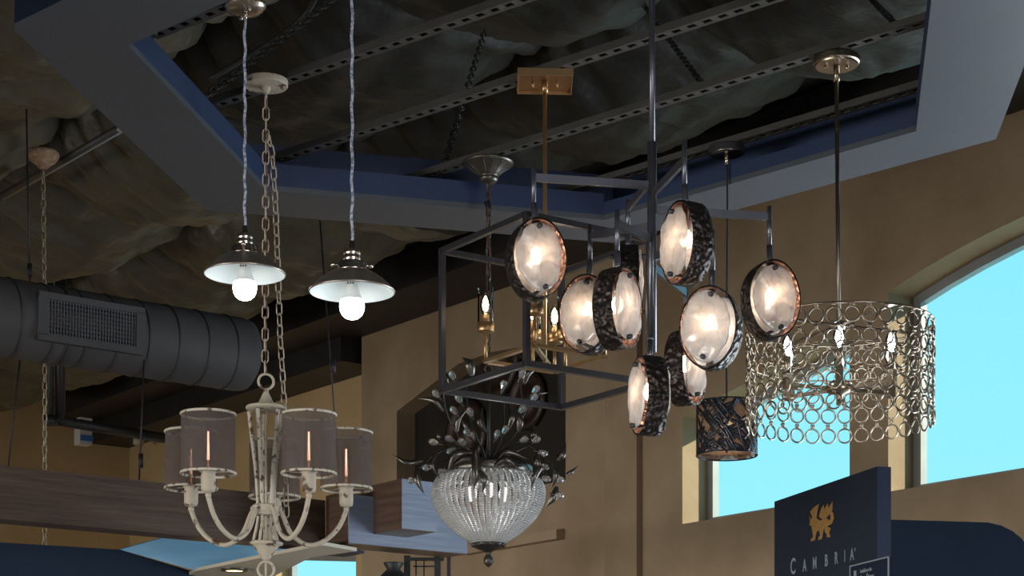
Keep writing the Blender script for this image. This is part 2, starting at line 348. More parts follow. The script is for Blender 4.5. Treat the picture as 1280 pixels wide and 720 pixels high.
# windows: aluminium frame and pane in each opening
def window(name, op, zb, s, fw=.05):
    loop = [(t, z) for t, z in op] + [(op[-1][0], zb), (op[0][0], zb)]
    ct = sum(p[0] for p in loop) / len(loop); czz = sum(p[1] for p in loop) / len(loop); n = len(loop)
    root = thing(name, ST(s, ct, zb), '', ''); del root['label']; del root['category']; structure(root)
    def inset(d_):
        out = []
        for i in range(n):
            p0, p1, p2 = (Vector(loop[i - 1]), Vector(loop[i]), Vector(loop[(i + 1) % n])); e1 = (p1 - p0).normalized(); e2 = (p2 - p1).normalized()
            n1 = Vector((e1.y, -e1.x)); n2 = Vector((e2.y, -e2.x)); h = (n1 + n2).normalized(); l = d_ / max(.3, h.dot(n1)); c = p1 + h * l
            out.append(c)
        return out
    inn = inset(fw)
    if sum((Vector((ct, czz)) - p).length for p in inn) > sum((Vector((ct, czz)) - Vector(p)).length for p in loop): inn = inset(-fw)
    fr = MB()
    for i in range(n):
        j = (i + 1) % n
        for d0, d1 in ((s, s + .05),):
            A, B_, C_, D_ = loop[i], loop[j], inn[j], inn[i]
            fr.add([ST(d0, *A), ST(d0, *B_), ST(d0, *C_), ST(d0, *D_)], [(0, 1, 2, 3)]); fr.add([ST(d0, *D_), ST(d0, *C_), ST(d1, *C_), ST(d1, *D_)], [(0, 1, 2, 3)])
    fr.build('window_frame', M['alu'], root)
    MB().add([ST(s + .03, p[0], p[1]) for p in inn], [tuple(range(n))]).build('pane', M['pane'], root)
    return root
window('window_1', win1[0], win1[1], SW + WT)
window('window_2', win2[0], win2[1], SW + WT)
lw = opening([(335, 690), (445, 692)], 760, 445, SW + .24)
window('window_3', lw[0], lw[1], SW + .24 + WT)
# unseen ledges added outside to bounce sun up onto the arches, and a shallow pilaster between the niche and the first window
led = MB()
for op in (win1, win2): led.box(ST(SW + WT + .55, (op[0][0][0] + op[0][-1][0]) / 2, op[1] - .06), N * .5, D * ((op[0][-1][0] - op[0][0][0]) / 2 + .3), UP * .03)
structure(led.build('bounce_ledges', mat('bounce_stone', (.70, .62, .46), .8, c2=(.76, .68, .52), scale=3)))
ta, _ = wall_hit(763, 600, SW); tb, _ = wall_hit(803, 600, SW)
structure(MB().box(ST(SW - .024, (ta + tb) / 2, DECK / 2 - .2), N * .023, D * abs(ta - tb) / 2, UP * (DECK / 2 - .2)).build('trim_4', M['plaster']))
# dark carved panel standing in the arched niche
loop = niche[0] + [(niche[0][-1][0], niche[1]), (niche[0][0][0], niche[1])]
pr = thing('carved_panel', ST(SW + WT, sum(p[0] for p in loop) / len(loop), niche[1]), 'black carved panel filling the arched niche in the tan wall', 'panel')
MB().prism([ST(SW + WT - .04, *p) for p in loop], N * .04).build('backing', M['niche_dark'], pr)
tm = (niche[0][0][0] + niche[0][-1][0]) / 2 - .05
for dt, dz, R in ((-.33, .62, .20), (.36, .50, .24), (.02, .95, .27), (-.38, 1.05, .18)):
    c = ST(SW + WT - .05, tm + dt, niche[1] + dz)
    MB().lathe(c, [(R, 0), (R, .02), (R * .8, .035), (R * .72, .015), (R * .4, .02), (R * .3, .04), (.01, .05)], 28, axis=-N).build('carved_rosette', M['niche_relief'], pr)

# ---------------------------------------------------------------- suspended grey soffit frame
H = 2.0
def PL(x, y, z=H): Y = F * z / (HOR - y); return Vector(((x - 640) * Y / F, Y, CZ + z))
inner = [PL(160, 57), PL(332, 238), PL(755, 275), PL(1145, 164), Vector((1.0, 4.5, CZ + H)), Vector((.5, 4.1, CZ + H)), Vector((-.25, 4.42, CZ + H))]
outer = [PL(18, 38), PL(257, 263), Vector((.371, 6.993, CZ + H)), PL(1245, 174), Vector((1.29, 4.3, CZ + H)), Vector((.62, 3.72, CZ + H)), Vector((-.35, 4.15, CZ + H))]
sof = thing('soffit_frame', Vector((0, 5.5, CZ + H)), 'grey painted polygonal soffit frame hung around the lamps below the black ceiling', 'soffit')
n = len(inner)
for i in range(n):
    j = (i + 1) % n
    b = MB(); b.prism([inner[i], inner[j], outer[j], outer[i]], UP * .018); b.build('soffit_board', M['soffit'], sof)
    b = MB(); c = sum(inner, Vector()) / n
    def offs(p, q, d_): e = (q - p).normalized(); return Vector((e.y, -e.x, 0)) * d_
    o1 = offs(inner[i], inner[j], .012); o1 = -o1 if (c - inner[i]).dot(o1) > 0 else o1
    b.prism([inner[i] + UP * .018, inner[j] + UP * .018, inner[j] + UP * (.062 if i == 2 else .092), inner[i] + UP * (.062 if i == 2 else .092)], o1); b.build('inner_fascia', M['soffit_skylit'], sof)  # blue here stands for sky light on the fascia
    o2 = offs(outer[i], outer[j], .012); o2 = -o2 if (c - outer[i]).dot(o2) < 0 else o2
    b = MB(); b.prism([outer[i] + UP * .018, outer[j] + UP * .018, outer[j] + UP * .24, outer[i] + UP * .24], o2); b.build('outer_fascia', M['soffit_skylit'] if i in (1, 2) else M['navy'] if i == 6 else M['soffit'], sof)

# slotted struts carrying the lamps
ZS = 2.12
def strut(p, q, label):
    a, c = PL(*p, ZS), PL(*q, ZS); u = (c - a).normalized(); r = u.cross(UP).normalized(); w = .021; L = (c - a).length; b = MB()
    npit = int(L / .0525)
    for sgn in (-1, 1):
        b.box((a + c) / 2 + r * sgn * .0155 + UP * .0015, u * L / 2, r * .0055, UP * .0015)
        b.box((a + c) / 2 + r * sgn * w + UP * .0105, u * L / 2, r * .0015, UP * .0105)
        b.box((a + c) / 2 + r * sgn * .0165 + UP * .020, u * L / 2, r * .0055, UP * .0015)
    for i in range(npit + 1):
        b.box(a + u * min(L - .012, i * .0525 + .006) + UP * .0015, u * .012, r * .010, UP * .0015)
    return tag(b.build('slotted_strut', M['strut']), label, 'strut', 'slotted struts across the soffit opening')
def ext(p, q, e0, e1):
    a, c = PL(*p, ZS), PL(*q, ZS); u = (c - a).normalized(); a -= u * e0; c += u * e1
    return [(640 + F * v.x / v.y, HOR - F * ZS / v.y) for v in (a, c)]
strut(*ext((190, 46), (308, 0), .0, .95), 'slotted steel strut carrying the two bare bulb pendants')
strut(*ext((255, 138), (650, 2), .05, .80), 'slotted steel strut holding the round cream canopy')
strut(*ext((360, 197), (960, 2), .05, .36), 'slotted steel strut holding the square gold canopy')
strut(*ext((508, 229), (1150, 31), .0, .03), 'slotted steel strut holding the fluted pewter canopy')
strut(*ext((680, 251), (1145, 113), .0, .03), 'slotted steel strut holding the small dark round canopy')
# roof chains that carry the struts, and cables
def roof_chain(p, q, lab):
    r_ = thing('hanging_chain', p, lab, 'chain', 'black chains from the roof'); chain(r_, [p, q], .062, .026, .003, M['black_steel'], .050)
def up_to(x, y, Y): return W(x, y, Y)
roof_chain(PL(255, 122, ZS + .05), W(420, -4, 7.1), 'black chain slanting from the strut up beside a dark pipe')
roof_chain(PL(556, 203, ZS + .05), W(612, 18, 8.2), 'black chain rising behind the square gold canopy')
roof_chain(PL(880, 108, ZS + .05), W(806, 8, 7.8), 'black chain between the tall gunmetal rod and the silver stem')
roof_chain(PL(1125, 36, ZS + .05), W(1082, -8, 7.4), 'black chain near the pale corner of the soffit frame')
tag(MB().tube(bez([W(262, 99, 7.2), W(330, 58, 7.15), W(378, 22, 7.1), W(400, -14, 7.0)]), .011, 8).build('black_pipe', M['black_steel']), 'bent black pipe under the fabric ceiling next to a slanting chain', 'pipe')
cp = thing('conduit', W(-20, 236, 9.85), 'pale metal conduit clipped under the fabric at the rusty chain canopy', 'pipe')
for dx in (0, .055):
    MB().tube([W(-30, 240, 9.9) + Vector((dx, .36 - dx, .07)), W(128, 146, 8.8) + Vector((dx, .36 - dx, .07))], .020, 10).build('tube', M['alu' if dx else 'strut'], cp)
def wire(x0, y0, x1, y1, Y, lab, knot=None):
    r_ = thing('suspension_wire', W(x1, y1, Y), lab, 'wire', 'thin black suspension wires'); MB().tube([W(x0, y0, Y), W(x1, y1, Y)], .004, 6).build('cable', M['black_steel'], r_)
    if knot: MB().tube([W(*knot, Y) + UP * .03, W(*knot, Y) - UP * .03], .011, 8).build('gripper', M['black_steel'], r_)
wire(33, 136, 37, 352, 8.55, 'thin black wire holding up the round charcoal duct', (37, 338))
wire(400, 276, 425, 610, 8.6, 'thin black wire hanging behind an enamel pendant down to the walnut beam', (417, 458))
wire(26, 440, 10, 585, 8.9, 'thin black wire reaching the walnut beam below the duct')
wire(180, 450, 174, 600, 8.42, 'thin black wire running from the duct grille down to the walnut beam', (176, 576))

# ---------------------------------------------------------------- spiral duct
A0 = W(55, 405, 8.3); RD = .167
du = thing('spiral_duct', A0 - N * 1.0 - UP * RD, 'round charcoal spiral duct with a capped end and a grille', 'duct')
a, c = A0 - N * 1.9, A0 + N * .95
MB().lathe(a, [(RD, 0), (RD, (c - a).length), (RD * .96, (c - a).length + .035), (RD * .80, (c - a).length + .055), (.002, (c - a).length + .06)], 48, axis=N).build('pipe', M['duct'], du)
p = .10
while p < (c - a).length - .02:
    MB().torus(a + N * p, RD + .0005, .0042, axis=(N * 1 + UP * .05).normalized(), n=48, k=5).build('spiral_seam', M['duct_dark'], du); p += .148
MB().torus(a + N * ((c - a).length - .9), RD + .001, .007, axis=N, n=48, k=6).build('coupling', M['duct_dark'], du)
# register on the camera side of the duct
gn = (-D * 1.0 - UP * .03).normalized(); gn = (gn - N * gn.dot(N)).normalized(); gu = N.cross(gn).normalized(); gu = gu if gu.z > 0 else -gu
gc = A0 + N * .145 + gn * (RD + .004) - UP * .005
gw, gh = .245, .100
reg = MB()
for sgn in (-1, 1):
    reg.box(gc + gu * sgn * (gh - .012), N * gw, gu * .014, gn * .008); reg.box(gc + N * sgn * (gw - .018), N * .022, gu * (gh - .02), gn * .008)
rg = reg.build('register_frame', M['duct'], du)
MB().box(gc - gn * .04, N * gw, gu * gh * .98, gn * .03).build('register_box', M['deck'], rg)
bl = MB()
for i in range(30): bl.box(gc + N * (-.2 + .4 * i / 29) - gn * .001, N * .0028, gu * (gh - .022), gn * .004)
for i in range(9): bl.box(gc + gu * (-.07 + .14 * i / 8) - gn * .003, N * (gw - .035), gu * .0028, gn * .004)
bb = bl.build('grille_blades', M['duct_grille'], rg); bb['kind'] = 'stuff'
# small pipework under the duct
pp = thing('sprinkler_pipe', W(65, 545, 12.5), 'black branch pipe run under the ceiling beyond the charcoal duct', 'pipe')
MB().tube([W(62, 524, 12.5), W(205, 548, 13.1)], .034, 10).build('run', M['black_steel'], pp)
MB().tube([W(75, 318, 12.5), W(75, 526, 12.55)], .034, 10).build('drop', M['black_steel'], pp)
MB().tube([W(63, 318, 12.5), W(63, 526, 12.5)], .020, 8).build('drop', M['black_steel'], pp)
MB().lathe(W(63, 528, 12.5) - UP * .02, [(.045, 0), (.045, .06)], 14).build('elbow', M['black_steel'], pp)
hb = thing('wall_beacon', W(104, 556, 14.5), 'white box with a blue stripe high on the ochre wall', 'box')
MB().box(W(104, 540, 14.5), N * .05, D * .05, UP * .10).build('housing', M['white_box'], hb)
MB().box(W(105, 549, 14.5), N * .052, D * .053, UP * .022).build('stripe', M['blue_label'], hb)
st = MB().box(ST(SW + .04, (T_STEP + T_CORNER) / 2 + .02, CZ + 3.39), N * .19, D * ((T_CORNER - T_STEP) / 2 - .03), UP * .22); tag(st.build('steel_girder', M['black_steel']), 'black steel girder along the top of the ochre wall', 'girder')
pv = MB().lathe(ST(SW + .06, T_CORNER - .55, CZ + 3.10), [(.04, 0), (.05, .01), (.05, .07)], 14); tag(pv.build('pipe_stub', M['cream']), 'cream pipe stub under the end of the black girder', 'pipe')

# ---------------------------------------------------------------- wooden beams and the lower bulkhead on the left
ZT, ZB = 1.29, 1.078
def beam(name, p, direction, length, thick_dir, thick, z0, z1, m, label, end=None, face=None):
    p = Vector((p[0], p[1], 0)); b = MB(); root = thing(name, p + UP * (CZ + z0), label, 'beam')
    b.prism([p + UP * (CZ + z0), p + direction * length + UP * (CZ + z0), p + direction * length + thick_dir * thick + UP * (CZ + z0), p + thick_dir * thick + UP * (CZ + z0)], UP * (z1 - z0))
    b.build('board', m, root)
    if end is not None:
        q = p + (direction * length if end > 0 else Vector()); e = direction * (.004 if end > 0 else -.004)
        MB().prism([q + UP * (CZ + z0 + .001), q + thick_dir * thick + UP * (CZ + z0 + .001), q + thick_dir * thick + UP * (CZ + z1 - .001), q + UP * (CZ + z1 - .001)], e).build('skylit_end', M['wood_skylit'], root)  # thin sheet carrying the painted sky light
    return root
bp0 = Vector((-1.467, 8.0)); b1s = bp0 - Vector(N.xy) * 1.6
beam('timber_beam', b1s, N, 1.6 + .811 - .002, D, .13, ZT - .212, ZT, M['wood'], 'long walnut beam crossing in front of the ochre wall')
b2 = bp0 + Vector(N.xy) * .811
beam('timber_beam', b2, -D, .596, N, .176, 1.10, ZT + .02, M['wood'], 'short walnut beam with a squared end tinted as sky-lit beside the beaded bowl', end=1)
q3 = Vector((-.202, 8.5)); L3 = .62
b3 = beam('timber_beam', q3 - Vector(N.xy) * L3, N, L3, D, .15, 1.052, 1.262, M['wood'], 'low walnut beam with a side tinted as sky-lit behind the beaded bowl')
MB().box(Vector((q3.x, q3.y, CZ + 1.157)) - N * L3 / 2 - D * .004, N * L3 / 2, UP * .103, D * .004).build('skylit_face', M['wood_skylit'], b3)  # thin sheet with sky light painted into its colour
# bulkhead below: dark fascia, side coloured blue for sky light and cream underside with a downlight
bk = thing('display_bulkhead', W(150, 760, 8.9), 'dark low bulkhead with a side tinted blue as if sky-lit and cream soffit under the walnut beam', 'bulkhead')
def pix_plane(x, y, P, nn):                  # point of the plane through P with normal nn seen at a pixel
    r = Vector(((x - 640) / F, 1, (HOR - y) / F)); o = Vector((0, 0, CZ)); return o + r * ((P - o).dot(nn) / r.dot(nn))
P4 = W(150, 687, 8.9)
f4 = [pix_plane(-40, 675.5, P4, D), P4, pix_plane(244, 715, P4, D), pix_plane(244, 800, P4, D), pix_plane(-40, 800, P4, D)]
MB().prism(f4, D * .02).build('fascia', M['navy'], bk)
nb = Vector((.12, -1, -.35)).normalized(); PN = P4 + N * .012 - D * .004
c4 = [pix_plane(x, y, PN, nb) for x, y in ((150, 687), (205, 672), (282, 680), (384, 686), (246, 713.5))]
MB().prism(c4, -nb * .02).build('side_panel', M['panel_skylit'], bk)
ZK = 1.03
MB().prism([PL(x, y, ZK) for x, y in ((160, 760), (246, 713.5), (384, 685.5), (404, 681.5), (446, 689), (388, 697), (300, 742))], UP * .015).build('soffit_board', M['cream'], bk)
dl = PL(293, 711, ZK) - UP * .006
rr = MB().lathe(dl, [(.062, .004), (.060, -.006), (.044, -.006), (.042, .01)], 24, capped=False).build('downlight_trim', M['pewter'], bk)
MB().lathe(dl, [(.040, -.003), (.03, .004), (.002, .006)], 24).build('downlight_lens', M['can_glow'], rr)
cm = MB()
for i, (w_, h_) in enumerate(((.085, 0), (.075, .012), (.055, .026), (.045, .038))): cm.box(W(415, 690, 8.55) + UP * h_, N * (w_ + .03), D * w_, UP * .006)
tag(cm.build('crown_moulding', M['sign_edge']), 'stepped slate blue moulding block under the short walnut beam', 'moulding')
# dark shelf rack below the sky-tinted beam end
rk = thing('display_rack', W(540, 790, 8.75), 'dark display rack with two posts under the sky-tinted beam end', 'rack')
for x in (509, 547, 561): MB().box(W(x, 740, 8.75), Vector((.014 if x < 560 else .008, 0, 0)), Vector((0, .014, 0)), UP * .165).build('post', M['black_steel'], rk)
MB().box(W(530, 699, 8.75), Vector((.09, 0, 0)), Vector((0, .02, 0)), UP * .006).build('rail', M['black_steel'], rk)
for x in (520, 530): MB().box(W(x, 712, 8.75), Vector((.003, 0, 0)), Vector((0, .003, 0)), UP * .045).build('hook', M['black_steel'], rk)
MB().box(W(530, 708, 8.75), Vector((.05, 0, 0)), Vector((0, .003, 0)), UP * .003).build('crossbar', M['black_steel'], rk)
MB().lathe(W(492, 720, 8.7), [(.085, -.04), (.06, 0), (.03, .03), (.045, .055), (.045, .06), (.0, .06)], 24).build('finial', M['black_steel'], rk)
ta, za = wall_hit(588, 690, SW); tb, zb2 = wall_hit(706, 667, SW)
sh = MB().box(ST(SW - .035, (ta + tb) / 2, (za + zb2) / 2), N * .034, D * abs(ta - tb) / 2, UP * .03); tag(sh.build('wall_ledge', M['plaster']), 'narrow tan ledge on the wall below the beaded bowl', 'ledge')

# ---------------------------------------------------------------- sign boards, lower right
SA = W(968, 627, 7.5); SB = W(1096, 583, 6.69); SB.z = SA.z; su = (SB - SA); su.z = 0; SL = su.length; su.normalize(); sn = Vector((su.y, -su.x, 0)); sn = sn if sn.y < 0 else -sn
sg = thing('brand_sign', Vector((*((SA + SB) / 2).xy, 0)), 'charcoal sign box with a gold dragon and the word CAMBRIA', 'sign')
MB().prism([SA, SB, Vector((*SB.xy, 0)), Vector((*SA.xy, 0))], -sn * .052).build('box', M['charcoal'], sg)
MB().prism([SB + su * .001, SB + su * .001 - sn * .053, Vector((*SB.xy, 0)) + su * .001 - sn * .053, Vector((*SB.xy, 0)) + su * .001], su * .003).build('edge', M['sign_edge'], sg)
def sgn_pt(x, y, off=.003): return pix_plane(x, y, SA + sn * off, sn)
# heraldic dragon, traced as one silhouette of overlapping pieces (pixel outline of the emblem on the board)
drag = [[(1013, 640), (1018, 634), (1024, 630), (1022, 640), (1021, 648), (1026, 651), (1033, 647), (1037, 650), (1035, 658), (1030, 662), (1022, 664), (1017, 660), (1013, 652), (1016, 646)],
        [(1024, 646), (1027, 636), (1030, 631), (1031, 637), (1035, 629), (1036, 635), (1041, 627), (1041, 637), (1036, 645), (1030, 650)],
        [(1034, 658), (1040, 655), (1043, 648), (1042, 641), (1039, 638), (1037, 641), (1039, 645), (1038, 650), (1034, 653)],
        [(1015, 658), (1022, 662), (1020, 669), (1019, 675), (1014, 677), (1014, 674), (1017, 671)],
        [(1024, 663), (1030, 661), (1029, 668), (1028, 674), (1023, 675), (1024, 671), (1026, 669)],
        [(1033, 658), (1039, 660), (1037, 666), (1039, 671), (1034, 672), (1034, 668), (1031, 664)],
        [(1012, 645), (1014, 650), (1014, 658), (1012, 656), (1013, 652)]]
em = MB()
for i, poly in enumerate(drag): em.prism([sgn_pt(x, y, .0015 + .0002 * i) for x, y in poly], sn * .002)
em.build('dragon_emblem', M['gold_print'], sg)
def text_on(body, px, py, height_px, parent, name, m, spacing=1., O=None, u=None, nrm=None, bold=0.):
    cu = bpy.data.curves.new(name, 'FONT'); cu.body = body; cu.size = 1; cu.space_character = spacing; cu.extrude = .02; cu.offset = .018 + bold
    to = bpy.data.objects.new('tmp', cu); col.objects.link(to); dg = bpy.context.evaluated_depsgraph_get(); me = bpy.data.meshes.new_from_object(to.evaluated_get(dg)); bpy.data.objects.remove(to)
    p = pix_plane(px, py, O + nrm * .002, nrm); s = height_px * p.y / F / .69
    mtx = Matrix((u * s, UP * s, nrm * .02)).transposed().to_4x4(); me.transform(mtx); me.materials.clear(); me.materials.append(m)
    o = bpy.data.objects.new(name, me); col.objects.link(o); o.parent = parent; o.location = p - OFF[parent.name]; return o
x = 988.0
for i, ch in enumerate('CAMBRIA'):
    hpx = 19 if i == 0 else 14.5; yb = 718 - (x - 988) * .235
    text_on(ch, x, yb, hpx, sg, 'letter', M['grey_print'], O=SA, u=su * (.72 if i else .78), nrm=sn)
    x += (15.5, 12.2, 15.2, 12.2, 12.0, 7.5, 8)[i]
text_on('®', 1068, 689, 4, sg, 'trademark', M['grey_print'], O=SA, u=su * .6, nrm=sn)
# small badge plate in front of it
PA = W(1063, 708, 6.2); PB = W(1111, 697, 5.95); PB.z = PA.z; pu = (PB - PA); pl = pu.length; pu.normalize(); pn = Vector((pu.y, -pu.x, 0)); pn = pn if pn.y < 0 else -pn
bd = thing('badge_plate', Vector((*((PA + PB) / 2).xy, PA.z - .125)), 'small outlined plate reading Available on the App Store at the sign corner', 'sign')
MB().prism([PA, PB, PB - UP * .12, PA - UP * .12], -pn * .008).build('plate', M['navy'], bd)
for s_, e_ in ((PA, PB), (PB, PB - UP * .12), (PB - UP * .12, PA - UP * .12), (PA - UP * .12, PA)):
    MB().bar(s_ + pn * .001, e_ + pn * .001, .004, .004, up=pn).build('border', M['grey_print'], bd)
text_on('Available on the', 1075, 716.5, 4.6, bd, 'lettering', M['grey_print'], O=PA, u=pu * .72, nrm=pn)
text_on('App Store', 1075, 727.5, 8.5, bd, 'lettering', M['grey_print'], O=PA, u=pu * .72, nrm=pn)
ph = MB(); c = pix_plane(1069, 722, PA + pn * .002, pn); ph.bar(c - UP * .022, c + UP * .022, .016, .003, up=pn); ph.build('phone_icon', M['grey_print'], bd)
MB().tube([Vector((*((PA + PB) / 2).xy, PA.z - .12)) - pn * .012, Vector((*((PA + PB) / 2).xy, 0)) - pn * .012], .008, 8).build('stand', M['black_steel'], bd)
# navy board with a rounded corner behind it
YB = 8.0; edge = [(1090, 649), (1150, 650.5), (1235, 653), (1252, 657), (1266, 664), (1278, 674), (1286, 688), (1290, 706), (1291, 730)]
poly = [W(x, y, YB) for x, y in edge]; poly = poly + [Vector((poly[-1].x, YB, 0)), Vector((poly[0].x, YB, 0))]
tag(MB().prism(poly, Vector((0, .06, 0))).build('display_board', M['navy']), 'navy display board with a rounded top corner behind the dragon sign', 'board')

# ---------------------------------------------------------------- pendant with enamel-lined shade and LED bulb
def pendant(x, Y, y_rim, yaw, label):
    k = Y / F; root = thing('bulb_pendant', W(x, y_rim, Y), label, 'pendant lamp', 'bare bulb pendants'); zc = W(x, y_rim, Y); ax = Vector((zc.x, Y, 0)); ztop = CZ + ZS
    U = .00214                                # one model unit: a photo pixel of the left lamp
    def prof(l): return [(r * U, h * U) for r, h in l]
    can = MB().lathe(ax + UP * ztop, [(.056, 0), (.058, -.008), (.052, -.014), (.046, -.022), (.03, -.026), (.012, -.028), (.001, -.028)], 32).build('canopy', M['nickel'], root)
    for a in (yaw + .4, yaw + .4 + PI): MB().ball(ax + UP * (ztop - .028) + Vector((math.cos(a), math.sin(a), 0)) * .034, .006, 10).build('screw', M['nickel'], can)
    MB().lathe(ax + UP * (ztop - .042), [(.006, 0), (.007, .016)], 10).build('cord_grip', M['nickel'], can)
    z1 = zc.z + 57 * U; pts = []
    nseg = 60
    for i in range(nseg + 1):
        f = i / nseg; pts.append(ax + UP * (z1 + (ztop - .03 - z1) * f) + Vector((.0016 * math.sin(f * 47), .001 * math.cos(f * 39), 0)))
    MB().tube(pts, .0038, 8).build('cord', M['cord_clear'], root)
    sk = MB().lathe(zc, prof([(3.0, 60), (3.2, 51), (7, 50), (9.8, 48.5), (10.2, 44), (9.2, 43), (10.4, 41), (10.2, 37), (9.4, 36), (10.6, 34), (10.6, 25)]), 28).build('socket_cap', M['nickel'], root)
    for a in (yaw, yaw + PI):
        dv = Vector((math.cos(a), math.sin(a), 0)); kb = MB(); kb.tube([zc + UP * 31 * U + dv * 15 * U, zc + UP * 31 * U + dv * 21 * U], 1.6 * U, 8)
        kb.ball(zc + UP * 31 * U + dv * 22.5 * U, 3.1 * U, 12); kb.build('thumb_knob', M['nickel'], sk)
    MB().lathe(zc, prof([(10.6, 25), (15.5, 34), (16.5, 34), (17.3, 32), (17.3, 27), (18.4, 26), (18.6, 22.5)]), 32).build('collar', M['nickel'], root)
    out = [(18.4, 23.5), (24, 22.2), (31, 18.5), (38, 13.5), (44, 8), (49, 2.8), (51, 1.2), (51.6, 0), (51.2, -1.3), (50.2, -1.5)]
    MB().lathe(zc, prof(out), 64, capped=False).build('shade', M['dark_nickel'], root)
    MB().lathe(zc, prof([(50.2, -1.5), (48.6, .8), (43.5, 6.3), (37.5, 11.8), (30.5, 16.8), (23.5, 20.4), (17, 22), (.5, 22.2)]), 64, capped=False).build('shade_liner', M['enamel'], root)
    bu = MB().lathe(zc, prof([(6.6, 21), (7, 10), (8.6, 1), (11, -6), (13.6, -10.5)]), 28, capped=False).build('bulb_collar', M['plastic'], root)
    MB().lathe(zc, prof([(13.6, -10.5), (14.8, -14.5), (15.0, -19), (14.2, -24), (12, -28.5), (8, -32), (3.5, -33.6), (.01, -34)]), 28, capped=False).build('bulb_globe', M['led'], root)
    pr_ = MB()
    for i in range(3): pr_.box(zc + Vector(((-4 + 3 * i) * U, -7.35 * U, 8 * U)), Vector((.9 * U, 0, 0)), Vector((0, .25 * U, 0)), UP * 1.1 * U)
    pr_.build('printed_marks', M['pewter'], bu)
    return root
pendant(306, 5.16, 342, -PI / 2 + .05, 'bare-bulb enamel pendant right beside the cream chain above the duct end')
pendant(440, 4.90, 364, 0.12, 'bare-bulb enamel pendant clear of the cream chain with knobs flanking its collar')

# ---------------------------------------------------------------- cream five-light chandelier
YC = 5.72; kC = YC / F; cx = 332.5
C0 = W(cx, 990, YC); axc = Vector((C0.x, YC, 0))
def zc_(y): return CZ + (HOR - y) * kC
ch = thing('cream_chandelier', axc + UP * zc_(724), 'distressed cream five-arm chandelier with sheer taupe drum shades on a long chain', 'chandelier')
ztop = CZ + ZS
cn = MB().lathe(axc + UP * ztop, [(.0645, 0), (.0655, -.004), (.0655, -.016), (.063, -.019), (.03, -.020), (.014, -.022), (.013, -.03), (.008, -.038), (.001, -.04)], 64, False).build('canopy', M['distress'], ch)
MB().torus(axc + UP * (ztop - .048), .010, .0025, axis=Vector((1, .3, 0)).normalized(), n=18, k=6).build('loop', M['distress'], cn)
zl = zc_(466)
chain(ch, [axc + UP * (ztop - .05), axc + Vector((-.003, 0, 0)) + UP * zl], .043, .022, .0020, M['chain_white'], .0335)
MB().tube(bez([axc + UP * (ztop - .02) + Vector((.002, -.004, 0))] + [axc + Vector((.003 * math.sin(i * 1.9), -.005 + .003 * math.cos(i * 2.3), ztop - .04 + (zl - ztop + .04) * i / 14)) for i in range(1, 15)], 5), .0014, 6).build('wire', M['red_wire'], ch)
ex = [(335, 168), (341, 200), (344, 250), (346, 300), (348, 360), (350, 420), (354, 480), (356, 540), (357, 600), (358, 646)]
chain(ch, [W(x, y, YC + .035) for x, y in ex], .043, .022, .0020, M['chain_white'], .0335, yaw=.5)
MB().torus(axc + UP * zc_(477), 9.5 * kC, 1.7 * kC, axis=Vector((.25, -1, 0)).normalized(), n=28, k=8).build('hanging_ring', M['distress'], ch)
U = kC
top = MB().lathe(axc + UP * zc_(512), [(.5 * U, 27 * U), (3 * U, 26 * U), (3.2 * U, 22 * U), (5 * U, 18 * U), (10 * U, 8 * U), (18 * U, 5 * U), (24.5 * U, 4 * U), (25.5 * U, 2 * U), (24.5 * U, 0), (1 * U, 0)], 40).build('top_cap', M['distress'], ch)
for i in range(5):
    a = i * 2 * PI / 5 + PI / 2 + .25; dv = Vector((math.cos(a), math.sin(a), 0))
    MB().tube(bez([axc + dv * 21.5 * U + UP * zc_(514), axc + dv * 18 * U + UP * zc_(545), axc + dv * 12.5 * U + UP * zc_(590), axc + dv * 9.5 * U + UP * zc_(633)]), 2.6 * U, 8).build('rod', M['distress_edge'], ch)
    MB().tube(bez([axc + dv * 9.5 * U + UP * zc_(640), axc + dv * 11 * U + UP * zc_(655), axc + dv * 16.5 * U + UP * zc_(678)]), 2.0 * U, 8).build('lower_rod', M['distress_edge'], ch)
MB().tube([axc + UP * zc_(515), axc + UP * zc_(680)], 1.6 * U, 8).build('core_rod', M['distress'], ch)
MB().lathe(axc + UP * zc_(644), [(14 * U, -1 * U), (17 * U, 0), (17 * U, 2 * U), (15.8 * U, 3 * U), (15.8 * U, 9 * U), (17 * U, 10 * U), (17 * U, 12 * U), (14 * U, 13 * U)], 36).build('arm_collar', M['distress'], ch)
MB().lathe(axc + UP * zc_(701), [(3 * U, 0), (5 * U, 2 * U), (9 * U, 9 * U), (15 * U, 16 * U), (17 * U, 19 * U), (21 * U, 20 * U), (21.5 * U, 22 * U), (19 * U, 24 * U), (1 * U, 25 * U)], 36).build('bottom_cone', M['distress'], ch)
MB().torus(axc + UP * zc_(712), 10 * U, 1.9 * U, axis=Vector((.1, -1, 0)).normalized(), n=28, k=8).build('finial_ring', M['distress'], ch)
MB().tube([axc + UP * zc_(700), axc + UP * zc_(722)], 1.7 * U, 8).build('finial_pin', M['distress'], ch)
RA = 103 * U; zsb = zc_(605.5); zst = zsb + .169; RS = .0775
